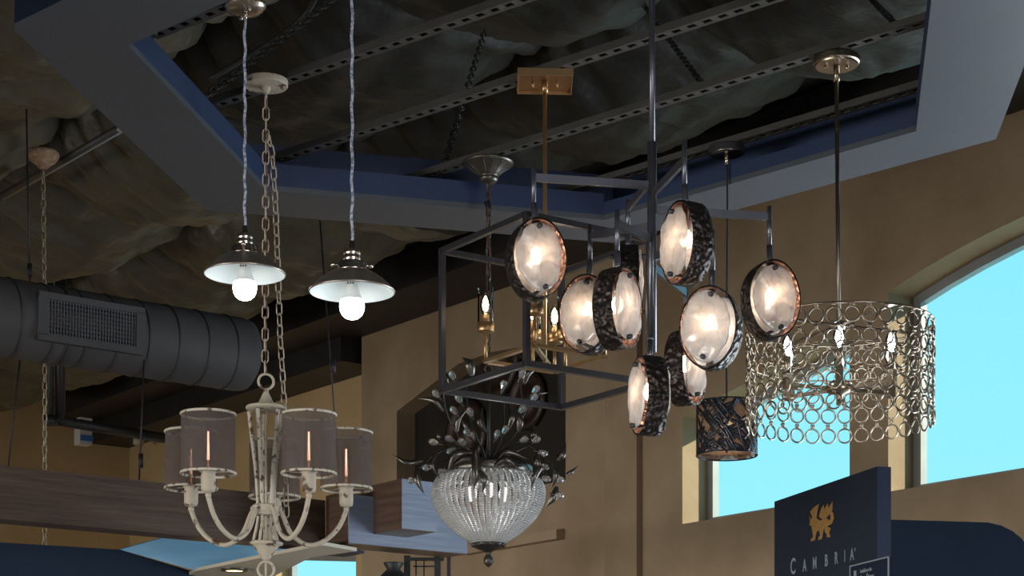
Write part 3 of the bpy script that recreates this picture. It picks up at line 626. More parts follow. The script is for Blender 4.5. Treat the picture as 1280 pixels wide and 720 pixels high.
for i in range(5):
    a = PI / 2 + i * 2 * PI / 5 + .02; dv = Vector((math.cos(a), math.sin(a), 0)); c = axc + dv * RA
    ar = MB().tube(bez([axc + dv * 16 * U + UP * zc_(636), axc + dv * 21 * U + UP * zc_(643), axc + dv * 33 * U + UP * zc_(667), axc + dv * 54 * U + UP * zc_(679), axc + dv * 76 * U + UP * zc_(672), axc + dv * 93 * U + UP * zc_(655), c + UP * zc_(634)]), 3.1 * U, 10)
    ao = ar.build('arm', M['distress'], ch)
    MB().ball(axc + dv * 17 * U + UP * zc_(635), 3.9 * U, 12).build('ball', M['distress'], ao); MB().ball(c + UP * zc_(632), 3.9 * U, 12).build('ball', M['distress'], ao)
    MB().lathe(c + UP * zc_(629), [(3 * U, 0), (7.5 * U, 1.5 * U), (8.8 * U, 5 * U), (9 * U, 20 * U), (8.2 * U, 23 * U), (10.5 * U, 24.5 * U), (10.5 * U, 26 * U), (1 * U, 26 * U)], 28).build('candle_cup', M['distress'], ch)
    so = MB().lathe(c, [(RS, zsb), (RS, zst)], 48, capped=False).build('lamp_shade', M['mesh_cloth'], ch)
    for z in (zsb, zst):
        rp = MB().torus(c + UP * z, RS, .0042, n=48, k=6).build('shade_rim', M['distress_edge'], so)
    sp_ = MB()
    for j in range(3):
        aa = a + j * 2 * PI / 3; sp_.tube([c + UP * (zsb + .003), c + UP * (zsb + .003) + Vector((math.cos(aa), math.sin(aa), 0)) * RS], .0016, 6)
    sp_.build('spider', M['distress'], so)
    zb0 = zsb + .008
    bo = MB().lathe(c + UP * zb0, [(.008, 0), (.012, .006), (.0125, .020), (.0125, .108), (.009, .122), (.0035, .129), (.0008, .134)], 20, capped=False).build('tube_bulb', M['clear'], ch)
    MB().lathe(c + UP * zb0, [(.010, -.005), (.010, .008), (.003, .012), (.002, .03)], 14).build('bulb_base', M['brass'], bo)
    fl = MB()
    fp = []
    for j in range(5):
        b_ = j * 2 * PI / 5; r1 = .0028
        fp += [c + UP * (zb0 + .030) + Vector((math.cos(b_), math.sin(b_), 0)) * r1, c + UP * (zb0 + .112) + Vector((math.cos(b_ + .4), math.sin(b_ + .4), 0)) * r1 * .6]
    fl.tube(fp, .0007, 5); fl.build('filament', M['filament'], bo)

# ---------------------------------------------------------------- rusty chain of a lamp at the left
YL = 9.5
rc = thing('rusty_chain_pendant', W(54, 745, YL), 'rusty cream canopy with a long chain passing behind the charcoal duct', 'lamp chain')
MB().lathe(W(54, 192, YL), [(.05, .012), (.076, .008), (.080, -.004), (.074, -.022), (.060, -.042), (.034, -.058), (.026, -.070), (.014, -.078), (.001, -.080)], 36).build('canopy', M['rust'], rc)
MB().torus(W(54, 216, YL), .016, .004, axis=Vector((1, .4, 0)).normalized(), n=18, k=6).build('loop', M['rust'], rc)
chain(rc, [W(54, 219, YL), W(56, 400, YL), W(56, 560, YL), W(56, 745, YL)], .052, .026, .0036, M['chain_rust'], .0395, yaw=.3)

# ---------------------------------------------------------------- black cage pendant with brass candles
YG = 5.70
def ZG(y, Y): return (HOR - y) * Y / F
zb, zt = 1.203, 1.622
cage_l = W(545, 490, 5.76); ctr = Vector((.0975, YG, 0))
hd = Vector((cage_l.x - ctr.x, cage_l.y - ctr.y, 0)); hd = hd.normalized() * .312; hp = Vector((hd.y, -hd.x, 0)); hp = hp if hp.y < 0 else -hp
corners = [ctr + hd, ctr + hp, ctr - hd, ctr - hp]       # left, near, right, far
cg = thing('cage_pendant', ctr + UP * (CZ + zb), 'square black cage pendant with brass candle lights under a square gold canopy', 'pendant lamp')
for i in range(4):
    p, q = corners[i], corners[(i + 1) % 4]
    for z in (zb, zt): MB().bar(p + UP * (CZ + z), q + UP * (CZ + z), .0165, .0165).build('frame_bar', M['black_iron'], cg)
    e1 = (q - p).normalized() * .00825; e2 = UP.cross(e1)
    MB().box(p + UP * (CZ + (zb + zt) / 2), e1, e2, UP * ((zt - zb) / 2 + .0083)).build('frame_post', M['black_iron'], cg)
for i in (1,): MB().bar(corners[i] * .985 + corners[i + 2] * .015 + UP * (CZ + zt), corners[i + 2] * .985 + corners[i] * .015 + UP * (CZ + zt), .010, .010).build('cross_bar', M['black_iron'], cg)
sq = .080; cq = PL(678, 102, 2.095); cq = Vector((ctr.x, ctr.y, CZ + ZS))
gcx = Vector((1, 0, 0)); 
cpo = MB().box(cq - UP * .006, Vector((sq, .004, 0)), Vector((-.004, sq * .95, 0)), UP * .006)
cpo = cpo.build('canopy', M['bronze_plate'], cg)
fr = MB()
for dx, dy, ax_, ay_ in ((0, -sq * .96, sq + .001, .0015), (0, sq * .96, sq + .001, .0015), (-sq, 0, .0015, sq * .96), (sq, 0, .0015, sq * .96)):
    fr.box(cq + Vector((dx - dy * .05 * 0, dy + dx * .05, -.0105)), Vector((ax_, ax_ * .05 if dx == 0 else 0, 0)), Vector((0, ay_, 0)), UP * .0105)
fr.build('canopy_rim', M['brass'], cpo)
for dx in (-.036, .036): MB().tube([cq + Vector((dx, .0, -.012)), cq + Vector((dx, 0, -.027))], .0035, 10).build('screw', M['brass'], cpo)
MB().tube([cq - UP * .01, Vector((ctr.x, ctr.y, CZ + 1.275))], .0062, 12).build('stem', M['brass'], cg)
MB().tube([cq - UP * .012, cq - UP * .045], .0095, 12).build('stem_collar', M['brass'], cg)
bz = CZ + 1.285; bs = .575
bc = [ctr + (c_ - ctr) * bs for c_ in corners]
for i in range(4): MB().bar(bc[i] + UP * bz, bc[(i + 1) % 4] + UP * bz, .020, .009).build('brass_bar', M['brass'], cg)
MB().bar(bc[1] + UP * bz, bc[3] + UP * bz, .012, .008).build('brass_bar', M['brass'], cg)
cands = [bc[0], bc[1], bc[2], bc[3], bc[0] * .32 + bc[3] * .68, bc[2] * .22 + bc[3] * .78]
for p in cands:
    zc0 = bz; s = MB().tube([p + UP * zc0, p + UP * (zc0 + .092)], .0055, 10).build('candle_stem', M['brass'], cg)
    hold = MB().lathe(p + UP * (zc0 + .088), [(.004, -.004), (.024, 0), (.0255, .002), (.0255, .028), (.024, .028), (.024, .006), (.012, .006)], 28, capped=False)
    ho = hold.build('glass_holder', M['brass'], s)
    MB().lathe(p + UP * (zc0 + .092), [(.012, 0), (.012, .046), (.009, .048)], 20).build('candle_sleeve', M['brass'], s)
    MB().lathe(p + UP * (zc0 + .094), [(.0238, 0), (.0238, .128)], 28, capped=False).build('glass_cylinder', M['clear'], s)
    bo = MB().lathe(p + UP * (zc0 + .140), [(.007, 0), (.012, .008), (.0165, .024), (.0155, .038), (.010, .054), (.004, .066), (.0008, .071)], 20, capped=False).build('flame_bulb', M['clear'], s)
    fl = MB().lathe(p + UP * (zc0 + .150), [(.001, 0), (.0075, .006), (.0095, .020), (.006, .036), (.0008, .046)], 10, capped=False); fl.build('filament', M['candle_glow'], s)

# ---------------------------------------------------------------- beaded bowl chandelier with leaves
YW = 6.46; kW = YW / F; wx = 610.5; aw = Vector(((wx - 640) * kW, YW, 0))
def zw(y): return CZ + (HOR - y) * kW
bw = thing('beaded_bowl_chandelier', aw + UP * zw(709), 'crystal beaded bowl chandelier topped with dark bronze leaves and glass drops', 'chandelier')
zt_ = CZ + ZS
MB().lathe(aw + UP * zt_, [(.080, 0), (.086, -.003), (.086, -.007), (.078, -.012), (.060, -.022), (.044, -.036), (.034, -.048), (.030, -.050), (.033, -.054), (.032, -.062), (.024, -.070), (.010, -.074), (.001, -.075)], 40).build('canopy', M['pewter'], bw)
for i in range(14):
    a = 2 * PI * i / 14; dv = Vector((math.cos(a), math.sin(a), 0)); MB().tube(bez([aw + UP * (zt_ - .0125) + dv * .0775, aw + UP * (zt_ - .0225) + dv * .0598, aw + UP * (zt_ - .0365) + dv * .0437, aw + UP * (zt_ - .047) + dv * .035], 3), .0016, 5).build('flute', M['stem'], bw)
chain(bw, [aw + UP * (zt_ - .075), aw + UP * zw(456)], .048, .021, .0030, M['pewter'], .036, yaw=.6)
MB().tube(bez([aw + Vector((.006 * math.sin(i * 1.6), -.006 + .005 * math.cos(i * 2.1), zt_ - .07 + (zw(458) - zt_ + .07) * i / 12)) for i in range(13)], 4), .0026, 6).build('wire', M['red_wire'], bw)
MB().tube([aw + Vector((-.004, -.006, zt_ - .135)), aw + Vector((.008, -.006, zt_ - .185))], [.012, .006], 8).build('wire_wrap', M['black_steel'], bw)
MB().torus(aw + UP * zw(461), 5 * kW, 1.2 * kW, axis=Vector((.4, -1, 0)).normalized(), n=20, k=6).build('loop', M['stem'], bw)
MB().tube([aw + UP * zw(466), aw + UP * zw(600)], 2.3 * kW, 10).build('centre_rod', M['stem'], bw)
MB().lathe(aw, [(54 * kW, zw(594)), (55 * kW, zw(593)), (55 * kW, zw(584)), (54 * kW, zw(583)), (52 * kW, zw(583)), (52 * kW, zw(594))], 56, capped=False).build('bowl_band', M['leaf'], bw)
MB().lathe(aw, [(52 * kW, zw(590)), (2 * kW, zw(590))], 40, capped=False).build('bowl_plate', M['stem'], bw)
prof = [(55, 594), (62, 598), (67, 606), (69, 616), (67.5, 627), (63, 638), (56, 648.5), (47, 658), (36, 667.5), (26, 674), (18.5, 679)]
path = bez([Vector((r * kW, 0, zw(y) - zw(709))) for r, y in prof], 10)
# one strand of glass beads, sharing its mesh all round
seg = [0]
for p, q in zip(path, path[1:]): seg.append(seg[-1] + (q - p).length)
def at(l):
    for i in range(len(seg) - 1):
        if seg[i + 1] >= l: return path[i].lerp(path[i + 1], (l - seg[i]) / (seg[i + 1] - seg[i]))
    return path[-1]
NB, NSTR = 36, 48; sb = MB()
for i in range(NB):
    l = (i + .5) / NB * seg[-1]; p = at(l); rb = .0052 * (.62 + .38 * min(1, p.x / (50 * kW)))
    sb.ball(p, rb * 1.62, 8, .56)
sme = sb.mesh('bead_strand', M['bead'])
for i in range(NSTR): inst('bead_strand', sme, aw + UP * zw(709), (0, 0, 2 * PI * i / NSTR), bw)
for i in range(3):
    a = 2 * PI * i / 3 + .6; MB().ball(aw + Vector((math.cos(a), math.sin(a), 0)) * 24 * kW + UP * zw(616), .020, 14, 1.3).build('bulb', M['soft_glow'], bw)
bl_ = bpy.data.lights.new('bowl_lamp_light', 'POINT'); bl_.energy = 2.0; bl_.shadow_soft_size = .05; bl_.color = (1, .97, .93)
blo = bpy.data.objects.new('bowl_lamp_light', bl_); col.objects.link(blo); blo.parent = bw; blo.location = aw + UP * zw(624) - OFF[bw.name]
co = MB().lathe(aw, [(19 * kW, zw(678)), (20.5 * kW, zw(680)), (19 * kW, zw(683)), (15 * kW, zw(686)), (6 * kW, zw(689)), (3.2 * kW, zw(691)), (3.2 * kW, zw(694)), (5.5 * kW, zw(697)), (6.2 * kW, zw(701)), (5 * kW, zw(705)), (2 * kW, zw(708)), (.2 * kW, zw(709))], 32).build('finial', M['stem'], bw)
for i in range(14):
    a = 2 * PI * i / 14; dv = Vector((math.cos(a), math.sin(a), 0)); MB().ball(aw + dv * 19.5 * kW + UP * zw(681.5), 2.6 * kW, 8).build('scallop', M['stem'], co)
rnd = random.Random(3)
def leaf_mesh(p0, p1, p2, width, name='leaf'):       # a pointed leaf along a curve, cupped about its midrib
    pts = bez([p0, p1, p2], 7); m = len(pts) - 1; b = MB(); vs = []
    for i, p in enumerate(pts):
        t = (pts[min(i + 1, m)] - pts[max(i - 1, 0)]).normalized(); v = Vector((.15, -1, .1)).normalized(); r = t.cross(v).normalized(); nn = r.cross(t); f = i / m
        w = width * (math.sin(PI * min(1, f * .9 + .1)) ** .8) * (1 - f ** 4) + .0006
        vs += [p - r * w - nn * w * .25, p, p + r * w - nn * w * .25]
    fs = []
    for i in range(m): fs += [(i * 3, i * 3 + 1, i * 3 + 4, i * 3 + 3), (i * 3 + 1, i * 3 + 2, i * 3 + 5, i * 3 + 4)]
    b.add(vs, fs, True); th = [v + Vector((.0, .0022, 0)) for v in vs]; b.add(th, [f[::-1] for f in fs], True)
    edge_i = [i * 3 for i in range(m + 1)] + [i * 3 + 2 for i in range(m, -1, -1)]; n0 = len(vs)
    b.add([vs[i] for i in edge_i] + [th[i] for i in edge_i], [(j, (j + 1) % len(edge_i), (j + 1) % len(edge_i) + len(edge_i), j + len(edge_i)) for j in range(len(edge_i))]); return b
def WL(x, y, dy): return W(x, y, YW + dy)
stems = [  # pixel runs with depth offsets at the two ends
    ([(604, 582), (585, 566), (560, 562), (536, 574), (522, 588), (517, 597)], -.02, -.10), ([(606, 580), (590, 566), (575, 548), (561, 522), (555, 498), (556, 478)], .02, -.06),
    ([(607, 578), (600, 556), (590, 530), (584, 505), (583, 470)], .02, .10), ([(605, 580), (594, 566), (580, 558), (560, 551), (546, 553)], -.02, .12),
    ([(608, 578), (602, 560), (596, 548), (592, 538)], -.02, -.12), ([(614, 580), (630, 564), (652, 556), (672, 562), (690, 580), (698, 604)], -.02, -.09),
    ([(613, 578), (628, 560), (646, 540), (656, 516), (668, 492)], .02, -.06), ([(612, 576), (622, 558), (629, 535), (630, 486)], .02, .11),
    ([(650, 532), (654, 510), (651, 488), (652, 470)], -.045, -.02), ([(614, 580), (632, 570), (655, 560), (668, 552)], .0, .12), ([(660, 556), (676, 566), (681, 582), (683, 596)], -.05, -.12),
    ([(611, 578), (618, 562), (622, 547)], 0, -.12), ([(606, 582), (588, 572), (566, 572), (550, 580), (546, 592)], -.03, -.16), ([(616, 582), (634, 572), (652, 576), (664, 590)], -.03, -.16)]
for pts, d0, d1 in stems:
    m = len(pts) - 1; P_ = bez([WL(x, y, d0 + (d1 - d0) * i / m) for i, (x, y) in enumerate(pts)], 5)
    MB().tube(P_, [.0045 - .0025 * i / (len(P_) - 1) for i in range(len(P_))], 7).build('branch', M['stem'], bw)
leaves = [((529, 575), (510, 578), (490, 568), 3.4, -.08), ((522, 584), (522, 600), (531, 619), 4.2, -.10), ((590, 470), (587, 454), (577, 446), 6.0, .09), ((555, 514), (543, 500), (522, 498), 3.6, -.05),
    ((556, 551), (549, 544), (549, 529), 3.2, .05), ((571, 541), (574, 522), (587, 509), 3.0, -.02), ((590, 566), (570, 568), (559, 590), 5.5, -.12), ((545, 567), (541, 582), (551, 600), 3.4, -.12),
    ((594, 562), (596, 590), (592, 613), 5.8, -.19), ((560, 479), (557, 472), (551, 464), 2.4, -.05), ((566, 478), (558, 470), (552, 458), 2.6, -.04), ((648, 540), (650, 524), (641, 507), 4.2, -.06), ((661, 551), (667, 542), (667, 527), 4.0, -.05),
    ((695, 573), (703, 568), (708, 553), 4.4, -.05), ((708, 592), (714, 590), (723, 582), 2.6, .04), ((689, 578), (695, 594), (689, 612), 4.6, -.10), ((696, 608), (692, 622), (682, 634), 4.6, -.09), ((672, 568), (672, 578), (680, 592), 4.2, -.12),
    ((655, 480), (660, 466), (674, 460), 4.2, -.03), ((671, 496), (676, 491), (685, 491), 2.2, -.05), ((622, 580), (634, 564), (660, 574), 5.0, -.12), ((618, 582), (634, 574), (650, 588), 4.4, -.15), ((600, 582), (584, 572), (566, 582), 5.2, -.15), ((607, 540), (600, 525), (604, 508), 4.0, .10),
    ((588, 548), (582, 530), (572, 522), 3.4, .1), ((636, 536), (640, 520), (636, 504), 3.6, .11), ((678, 582), (668, 596), (664, 612), 3.4, -.14), ((598, 586), (606, 600), (603, 616), 4.4, -.2)]
for (a, b_, c, wpx, dy) in leaves:
    leaf_mesh(WL(*a, dy), WL(*b_, dy - .012), WL(*c, dy + .006), wpx * kW).build('leaf', M['leaf'], bw)
cry = [(566, 470), (546, 493), (574, 499), (568, 514), (543, 553), (563, 549), (579, 553), (565, 563), (535, 584), (516, 600), (588, 516), (592, 546), (585, 542), (581, 575), (629, 482), (669, 488), (667, 498), (652, 512), (631, 538), (621, 544), (654, 550), (669, 550), (678, 566), (679, 583), (682, 598), (698, 599), (698, 619), (652, 468), (593, 600), (553, 589)]
cdep = lambda x: -.06 if abs(x - 610) < 62 else -.10
cm_ = MB().lathe(Vector(), [(.0005, .024), (.0045, .017), (.0105, 0), (.012, -.006), (.0095, -.014), (.004, -.019), (.0005, -.020)], 8, smooth=False, capped=False).mesh('crystal_drop', M['crystal'])
cap = MB().lathe(Vector(), [(.0005, .031), (.0024, .028), (.0058, .015), (.0062, .012)], 8, capped=False).mesh('drop_cap', M['stem'])
for (x, y) in cry:
    up = Vector((610 - x, 0, -(575 - y) * .9 if y < 560 else 18)); up = up.normalized() * -1 if y < 560 else up.normalized()
    q = (up * (-1 if y < 560 else 1)).to_track_quat('Z', 'Y')
    o = inst('crystal_drop', cm_, WL(x, y, cdep(x) - (.12 if (593, 600) == (x, y) else 0)), q, bw); OFF[o.name] = Vector()
    cpc = bpy.data.objects.new('drop_cap', cap); col.objects.link(cpc); cpc.parent = o

# ---------------------------------------------------------------- gunmetal chandelier with hammered disc shades
YD = 4.88; kD = YD / F; ad = Vector(((815 - 640) * kD, YD, 0))
dc = thing('disc_chandelier', ad + UP * (CZ + (HOR - 545) * kD), 'tall gunmetal chandelier with nine hammered round shades of swirled glass', 'chandelier')
MB().lathe(ad + UP * (CZ + ZS), [(.075, 0), (.076, -.012), (.07, -.018), (.012, -.02), (.011, -.035)], 36).build('canopy', M['gun'], dc)
MB().tube([ad + UP * (CZ + ZS - .02), ad + UP * (CZ + (HOR - 180) * kD)], .0078, 14).build('down_rod', M['gun'], dc)
MB().tube([ad + UP * (CZ + (HOR - 178) * kD), ad + UP * (CZ + (HOR - 441) * kD)], .0118, 16).build('centre_pole', M['gun'], dc)
DR, DW, OV = .1005, .056, .73        # shade half-height, depth, and width to height ratio
XA = Vector((0, -1, 0))                      # the prototype faces the camera side
band_me = MB().lathe(Vector(), [(DR - .004, -DW / 2), (DR, -DW / 2), (DR + .001, -DW / 4), (DR + .001, DW / 4), (DR, DW / 2), (DR - .004, DW / 2)], 56, axis=XA, capped=False).mesh('disc_shade', M['hammer'])
liner_me = MB().lathe(Vector(), [(DR - .0045, -DW / 2 + .001), (DR - .0045, DW / 2 - .001)], 56, axis=XA, capped=False).mesh('shade_liner', M['liner_warm'])
for me_ in (band_me, liner_me): me_.transform(Matrix.Diagonal((OV, 1, 1, 1)))
def glass_mesh(seed):
    b = MB(); nr, na = 9, 44; top_, bot = [], []
    def R(a): return .0845 * (1 + .09 * noise.noise(Vector((math.cos(a) * 1.6, math.sin(a) * 1.6, seed))) + .05 * noise.noise(Vector((math.cos(a) * 4, math.sin(a) * 4, seed + 5))))
    for i in range(nr + 1):
        for j in range(na):
            a = 2 * PI * j / na; r = R(a) * max(.001, i / nr); x, z = r * math.cos(a) * OV, r * math.sin(a)
            h = .006 * (1 - (i / nr) ** 2) + .0045 * noise.noise(Vector((x * 32, z * 32, seed)))
            top_.append(Vector((x, -h, z))); bot.append(Vector((x, -h + .0055 * (1 - .5 * (i / nr) ** 6), z)))
    fs = [(i * na + j, i * na + (j + 1) % na, (i + 1) * na + (j + 1) % na, (i + 1) * na + j) for i in range(nr) for j in range(na)]
    o = (nr + 1) * na; fs2 = [tuple(o + i for i in f[::-1]) for f in fs]; e = nr * na
    b.add(top_ + bot, fs + fs2 + [(e + j, e + (j + 1) % na, o + e + (j + 1) % na, o + e + j) for j in range(na)], True); return b.mesh('glass_panel', M['alabaster'])
glasses = [glass_mesh(s) for s in (1.3, 4.1, 7.7, 9.2, 12.9, 15.1)]
knob_me = MB().lathe(Vector(), [(.0062, -.004), (.0062, .009), (.005, .011), (.0005, .0115)], 12, axis=XA).mesh('glass_knob', M['black_iron'])
clip_me = MB().box(Vector((0, DW / 4, 0)), Vector((.003, 0, 0)), Vector((0, DW / 4 + .01, 0)), Vector((0, 0, .003))).mesh('glass_clip', M['black_iron'])
sock_me = MB().lathe(Vector((0, 0, .098)), [(.010, 0), (.010, -.04), (.013, -.042), (.013, -.066), (.006, -.068)], 18, axis=UP).mesh('bulb_socket', M['nickel'])
bulb_me = MB().ball(Vector((0, 0, .010)), .0145, 14, 1.5).mesh('bulb', M['warm_bulb'])
discs = [  # centre x, y, depth, yaw (deg, + turns to the right), post x, post top y, arm row at the pole
    (670, 325, 4.816, 21, 665, 204, 232), (736, 394, 4.96, -27, 738.5, 281, 283), (772, 386, 4.74, 55, 771, 262, 300), (785, 354, 5.13, 86, 785, 250, 223),
    (858, 305, 4.62, -62, 854, 177, 243), (889, 411, 4.70, -24, 892, 288, 322), (963, 376, 4.94, 19, 961, 258, 262), (811, 495, 4.86, -74, 815, 436, None), (857, 460, 5.14, 58, 858, 352, 333)]
for i, (x, y, Y, yaw, pxx, pyt, arow) in enumerate(discs):
    c = W(x, y, Y); R_ = (0, 0, math.radians(yaw)); so = inst('disc_shade', band_me, c, R_, dc)
    pt = Vector((c.x, c.y, c.z + DR)); ptop = Vector((c.x, c.y, CZ + (HOR - pyt) * Y / F)); dx_ = (pxx - x) * Y / F * .6
    kz = pt.z + .042
    MB().tube([pt - UP * .002, pt + UP * .004 + Vector((dx_, 0, 0)) * .3, Vector((c.x + dx_, c.y, kz))], .0078, 12).build('knuckle', M['gun'], dc)
    MB().tube([Vector((c.x + dx_, c.y, kz - .003)), Vector((ptop.x + dx_, ptop.y, max(ptop.z, kz + .01)))], .0062, 12).build('drop_post', M['gun'], dc)
    if arow is not None:
        za = CZ + (HOR - arow) * kD; a0 = ad + UP * za; a1 = Vector((c.x + dx_, c.y, za)); u = (a1 - a0).normalized()
        MB().bar(a0 + u * .010, a1 - u * .004, .0085, .0200).build('arm', M['gun'], dc)
    def sub(name, me, loc, rz=0.):
        o = bpy.data.objects.new(name, me); col.objects.link(o); o.parent = so; o.location = loc; o.rotation_euler = (0, 0, rz); return o
    sub('shade_liner', liner_me, (0, 0, 0)); sub('bulb_socket', sock_me, (0, 0, 0)); sub('bulb', bulb_me, (0, 0, 0))
    off = DW / 2 + .006
    for sgn, gi in ((-1, i), (1, i + 3)):
        g = sub('glass_panel', glasses[gi % 6], (.004 * sgn, sgn * off, 0), 0 if sgn < 0 else PI)
        for zz, xx in ((.0745, .012 if i % 2 else -.006), (-.0755, -.008 if i % 3 else .010)):
            sub('glass_knob', knob_me, (xx, sgn * (off + .002), zz), 0 if sgn < 0 else PI); sub('glass_clip', clip_me, (xx, sgn * (DW / 4) if False else 0, zz) if False else (xx, -off if sgn < 0 else 0.004, zz))

# ---------------------------------------------------------------- ring-curtain drum chandelier
YR = 5.54; kR = YR / F; ar_ = Vector(((1049.5 - 640) * kR, YR, 0))
rg_ = thing('ring_drum_chandelier', ar_ + UP * (CZ + 1.03), 'champagne silver drum chandelier made of linked rings by the arched window', 'chandelier')
zr = CZ + 1.347; RR = .266
tilt = Vector((-.009, 0, 0))
cno = MB().lathe(ar_ + tilt + UP * (CZ + ZS), [(.064, 0), (.0665, -.003), (.0665, -.018), (.062, -.021), (.060, -.026), (.004, -.027)], 64, False).build('canopy', M['silver_ring'], rg_)
for dx in (-.032, .030): MB().tube([ar_ + tilt + UP * (CZ + ZS - .026) + Vector((dx, -.004, 0)), ar_ + tilt + UP * (CZ + ZS - .038) + Vector((dx, -.004, 0))], .0045, 10).build('screw', M['silver_ring'], cno)
MB().tube([ar_ + tilt + UP * (CZ + ZS - .027), ar_ + tilt * .93 + UP * (CZ + ZS - .07)], .0088, 12).build('stem_joint', M['silver_ring'], rg_)
MB().tube([ar_ + tilt + UP * (CZ + ZS - .06), ar_ + UP * (CZ + 1.15)], .0062, 12).build('stem', mat('dark_silver', (.22, .19, .16), .3, 1., c2=(.26, .23, .19), scale=20), rg_)
MB().torus(ar_ + UP * zr, RR, .0032, n=72, k=6).build('top_hoop', M['silver_ring'], rg_)
MB().torus(ar_ + UP * (zr - .105), RR - .004, .0022, n=72, k=6).build('inner_hoop', M['silver_ring'], rg_)
for i in range(4):
    a = .42 + i * PI / 2; dv = Vector((math.cos(a), math.sin(a), 0)); MB().bar(ar_ + UP * zr, ar_ + UP * zr + dv * RR, .014, .004).build('spoke', M['silver_ring'], rg_)
MB().lathe(ar_ + UP * (zr - .012), [(.016, 0), (.016, .022)], 20).build('spoke_hub', M['silver_ring'], rg_)
NC, NR = 34, 5; rr_ = .0236; pit = .0598
lk = MB(); lk.torus(Vector(), rr_ - .0027, .0027, axis=Vector((0, 1, 0)), n=22, k=6)
for dx in (-.0032, .0032): lk.tube([Vector((dx, 0, rr_ - .003)), Vector((dx, 0, rr_ + .0115))], .0026, 6)
lk.tube([Vector((-.0058, -.0005, rr_ + .0055)), Vector((.0058, -.0005, rr_ + .0055))], .0034, 6)
lkm = lk.mesh('ring_link', M['silver_ring'])
for j in range(NC):
    a = 2 * PI * j / NC + .05; dv = Vector((math.cos(a), math.sin(a), 0))
    for i in range(NR):
        p = ar_ + dv * RR + UP * (zr - .009 - rr_ - i * pit); inst('ring_link', lkm, p, (random.uniform(-.03, .03), random.uniform(-.05, .05), a + PI / 2 + random.uniform(-.08, .08)), rg_)
zh = CZ + (HOR - 488) * kR
MB().lathe(ar_ + UP * zh, [(.006, -.03), (.009, -.024), (.009, -.016), (.014, -.012), (.036, -.006), (.039, 0), (.039, .016), (.030, .024), (.008, .028), (.008, .06)], 32).build('hub', M['silver_ring'], rg_)
for i in range(6):
    a = math.radians(20 + 60 * i); dv = Vector((math.cos(a), math.sin(a), 0)); R6 = .168; c = ar_ + dv * R6 + UP * zh
    MB().bar(ar_ + dv * .03 + UP * (zh + .004), c + dv * .008 + UP * .004, .009, .010).build('arm', M['silver_ring'], rg_)
    s = MB().box(c + UP * .014, dv * .011, dv.cross(UP) * .011, UP * .022).build('candle_base', M['silver_ring'], rg_)
    MB().lathe(c + UP * .034, [(.0095, 0), (.0095, .050), (.007, .052)], 18).build('candle_sleeve', M['silver_ring'], s)
    MB().lathe(c + UP * .085, [(.0065, 0), (.011, .006), (.0175, .024), (.0165, .040), (.010, .058), (.004, .072), (.0008, .078)], 20, capped=False).build('flame_bulb', M['clear'], s)
    MB().lathe(c + UP * .093, [(.001, 0), (.008, .006), (.0115, .020), (.0085, .036), (.0008, .052)], 12, capped=False).build('filament', M['cool_glow'], s)

# ---------------------------------------------------------------- small dark lattice drum pendant
YP = 6.31; kP = YP / F; ap = Vector(((908.5 - 640) * kP, YP, 0)); zb_, zt2 = CZ + 1.106, CZ + 1.278; RP = .1005
lp = thing('lattice_drum_pendant', ap + UP * zb_, 'small dark drum pendant with a cut-out lattice shade in front of the window', 'pendant lamp')
MB().lathe(ap + UP * (CZ + ZS), [(.058, 0), (.060, -.003), (.060, -.020), (.057, -.023), (.002, -.023)], 64, False).build('canopy', M['black_iron'], lp)
MB().lathe(ap + UP * (CZ + ZS - .023), [(.054, 0), (.050, -.002), (.001, -.002)], 36).build('canopy_plate', M['nickel'], lp)
MB().tube([ap + UP * (CZ + ZS - .024), ap + UP * (CZ + ZS - .06)], .008, 10).build('cord_grip', M['nickel'], lp)
MB().tube(bez([ap + UP * (CZ + ZS - .05), ap + UP * (CZ + 1.9) + Vector((.002, 0, 0)), ap + UP * (CZ + 1.5) + Vector((-.001, 0, 0)), ap + UP * (zt2 - .01)], 6), .0034, 8).build('cord', M['black_steel'], lp)
lat = MB(); rl = random.Random(11)
def cyl(a, z, r=RP): return ap + Vector((math.cos(a), math.sin(a), 0)) * r + UP * z
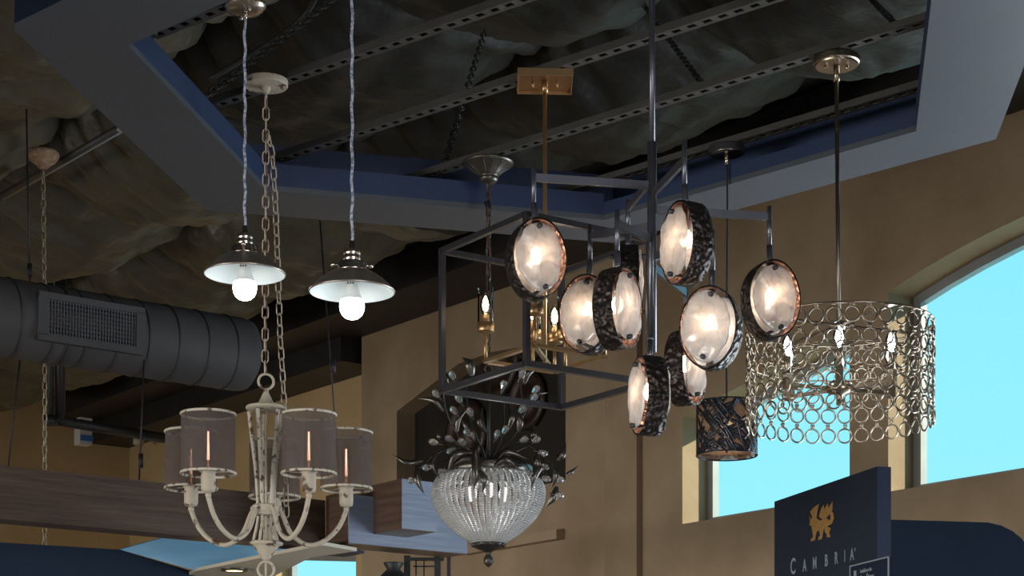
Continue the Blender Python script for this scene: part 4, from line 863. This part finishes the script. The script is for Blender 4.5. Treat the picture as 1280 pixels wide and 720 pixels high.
for i in range(190):
    a0 = rl.uniform(0, 2 * PI); ang = rl.choice((-1, 1)) * rl.uniform(.25, 1.35); L = rl.uniform(.06, .15); z0 = rl.uniform(zb_ - .02, zt2 + .02); w = rl.uniform(.0028, .0055); nseg = 8; vs = []
    for k_ in range(nseg + 1):
        f = (k_ / nseg - .5) * L; z = z0 + f * math.sin(ang); aa = a0 + f * math.cos(ang) / RP; oz = math.cos(ang) * w; oa = -math.sin(ang) * w / RP
        zz = [min(zt2, max(zb_, z + oz)), min(zt2, max(zb_, z - oz))]; vs += [cyl(aa + oa, zz[0]), cyl(aa - oa, zz[1]), cyl(aa + oa, zz[0], RP - .0025), cyl(aa - oa, zz[1], RP - .0025)]
    fs = []
    for k_ in range(nseg):
        o = k_ * 4; fs += [(o, o + 1, o + 5, o + 4), (o + 2, o + 6, o + 7, o + 3), (o, o + 4, o + 6, o + 2), (o + 1, o + 3, o + 7, o + 5)]
    lat.add(vs, fs, True)
lo = lat.build('lattice', M['lattice'], lp); lo['kind'] = 'stuff'
for z in (zb_, zt2): MB().torus(ap + UP * z, RP - .001, .0026, n=56, k=6).build('shade_rim', M['lattice'], lp)
MB().lathe(ap, [(RP - .006, zb_ + .002), (RP - .006, zt2 - .002)], 48, capped=False).build('liner', M['linen'], lp)
dfo = MB().lathe(ap, [(RP - .007, zb_ + .016), (.001, zb_ + .016)], 48, capped=False).build('diffuser', M['diffuser'], lp)
MB().ball(ap + UP * (zb_ + .013), .005, 10).build('diffuser_knob', M['black_iron'], dfo)
for a in (.9, 2.4, 4.1, 5.3): MB().box(cyl(a, zb_ + .010, RP - .022), Vector((math.cos(a), math.sin(a), 0)) * .014, Vector((-math.sin(a), math.cos(a), 0)) * .003, UP * .002).build('diffuser_clip', M['nickel'], dfo)
MB().lathe(ap + UP * (zt2 - .055), [(.016, .05), (.016, 0)], 16).build('lamp_holder', M['black_iron'], lp)
MB().ball(ap + UP * (zt2 - .085), .022, 14, 1.3).build('bulb', emit('drum_bulb', (1, .72, .45), 6), lp)
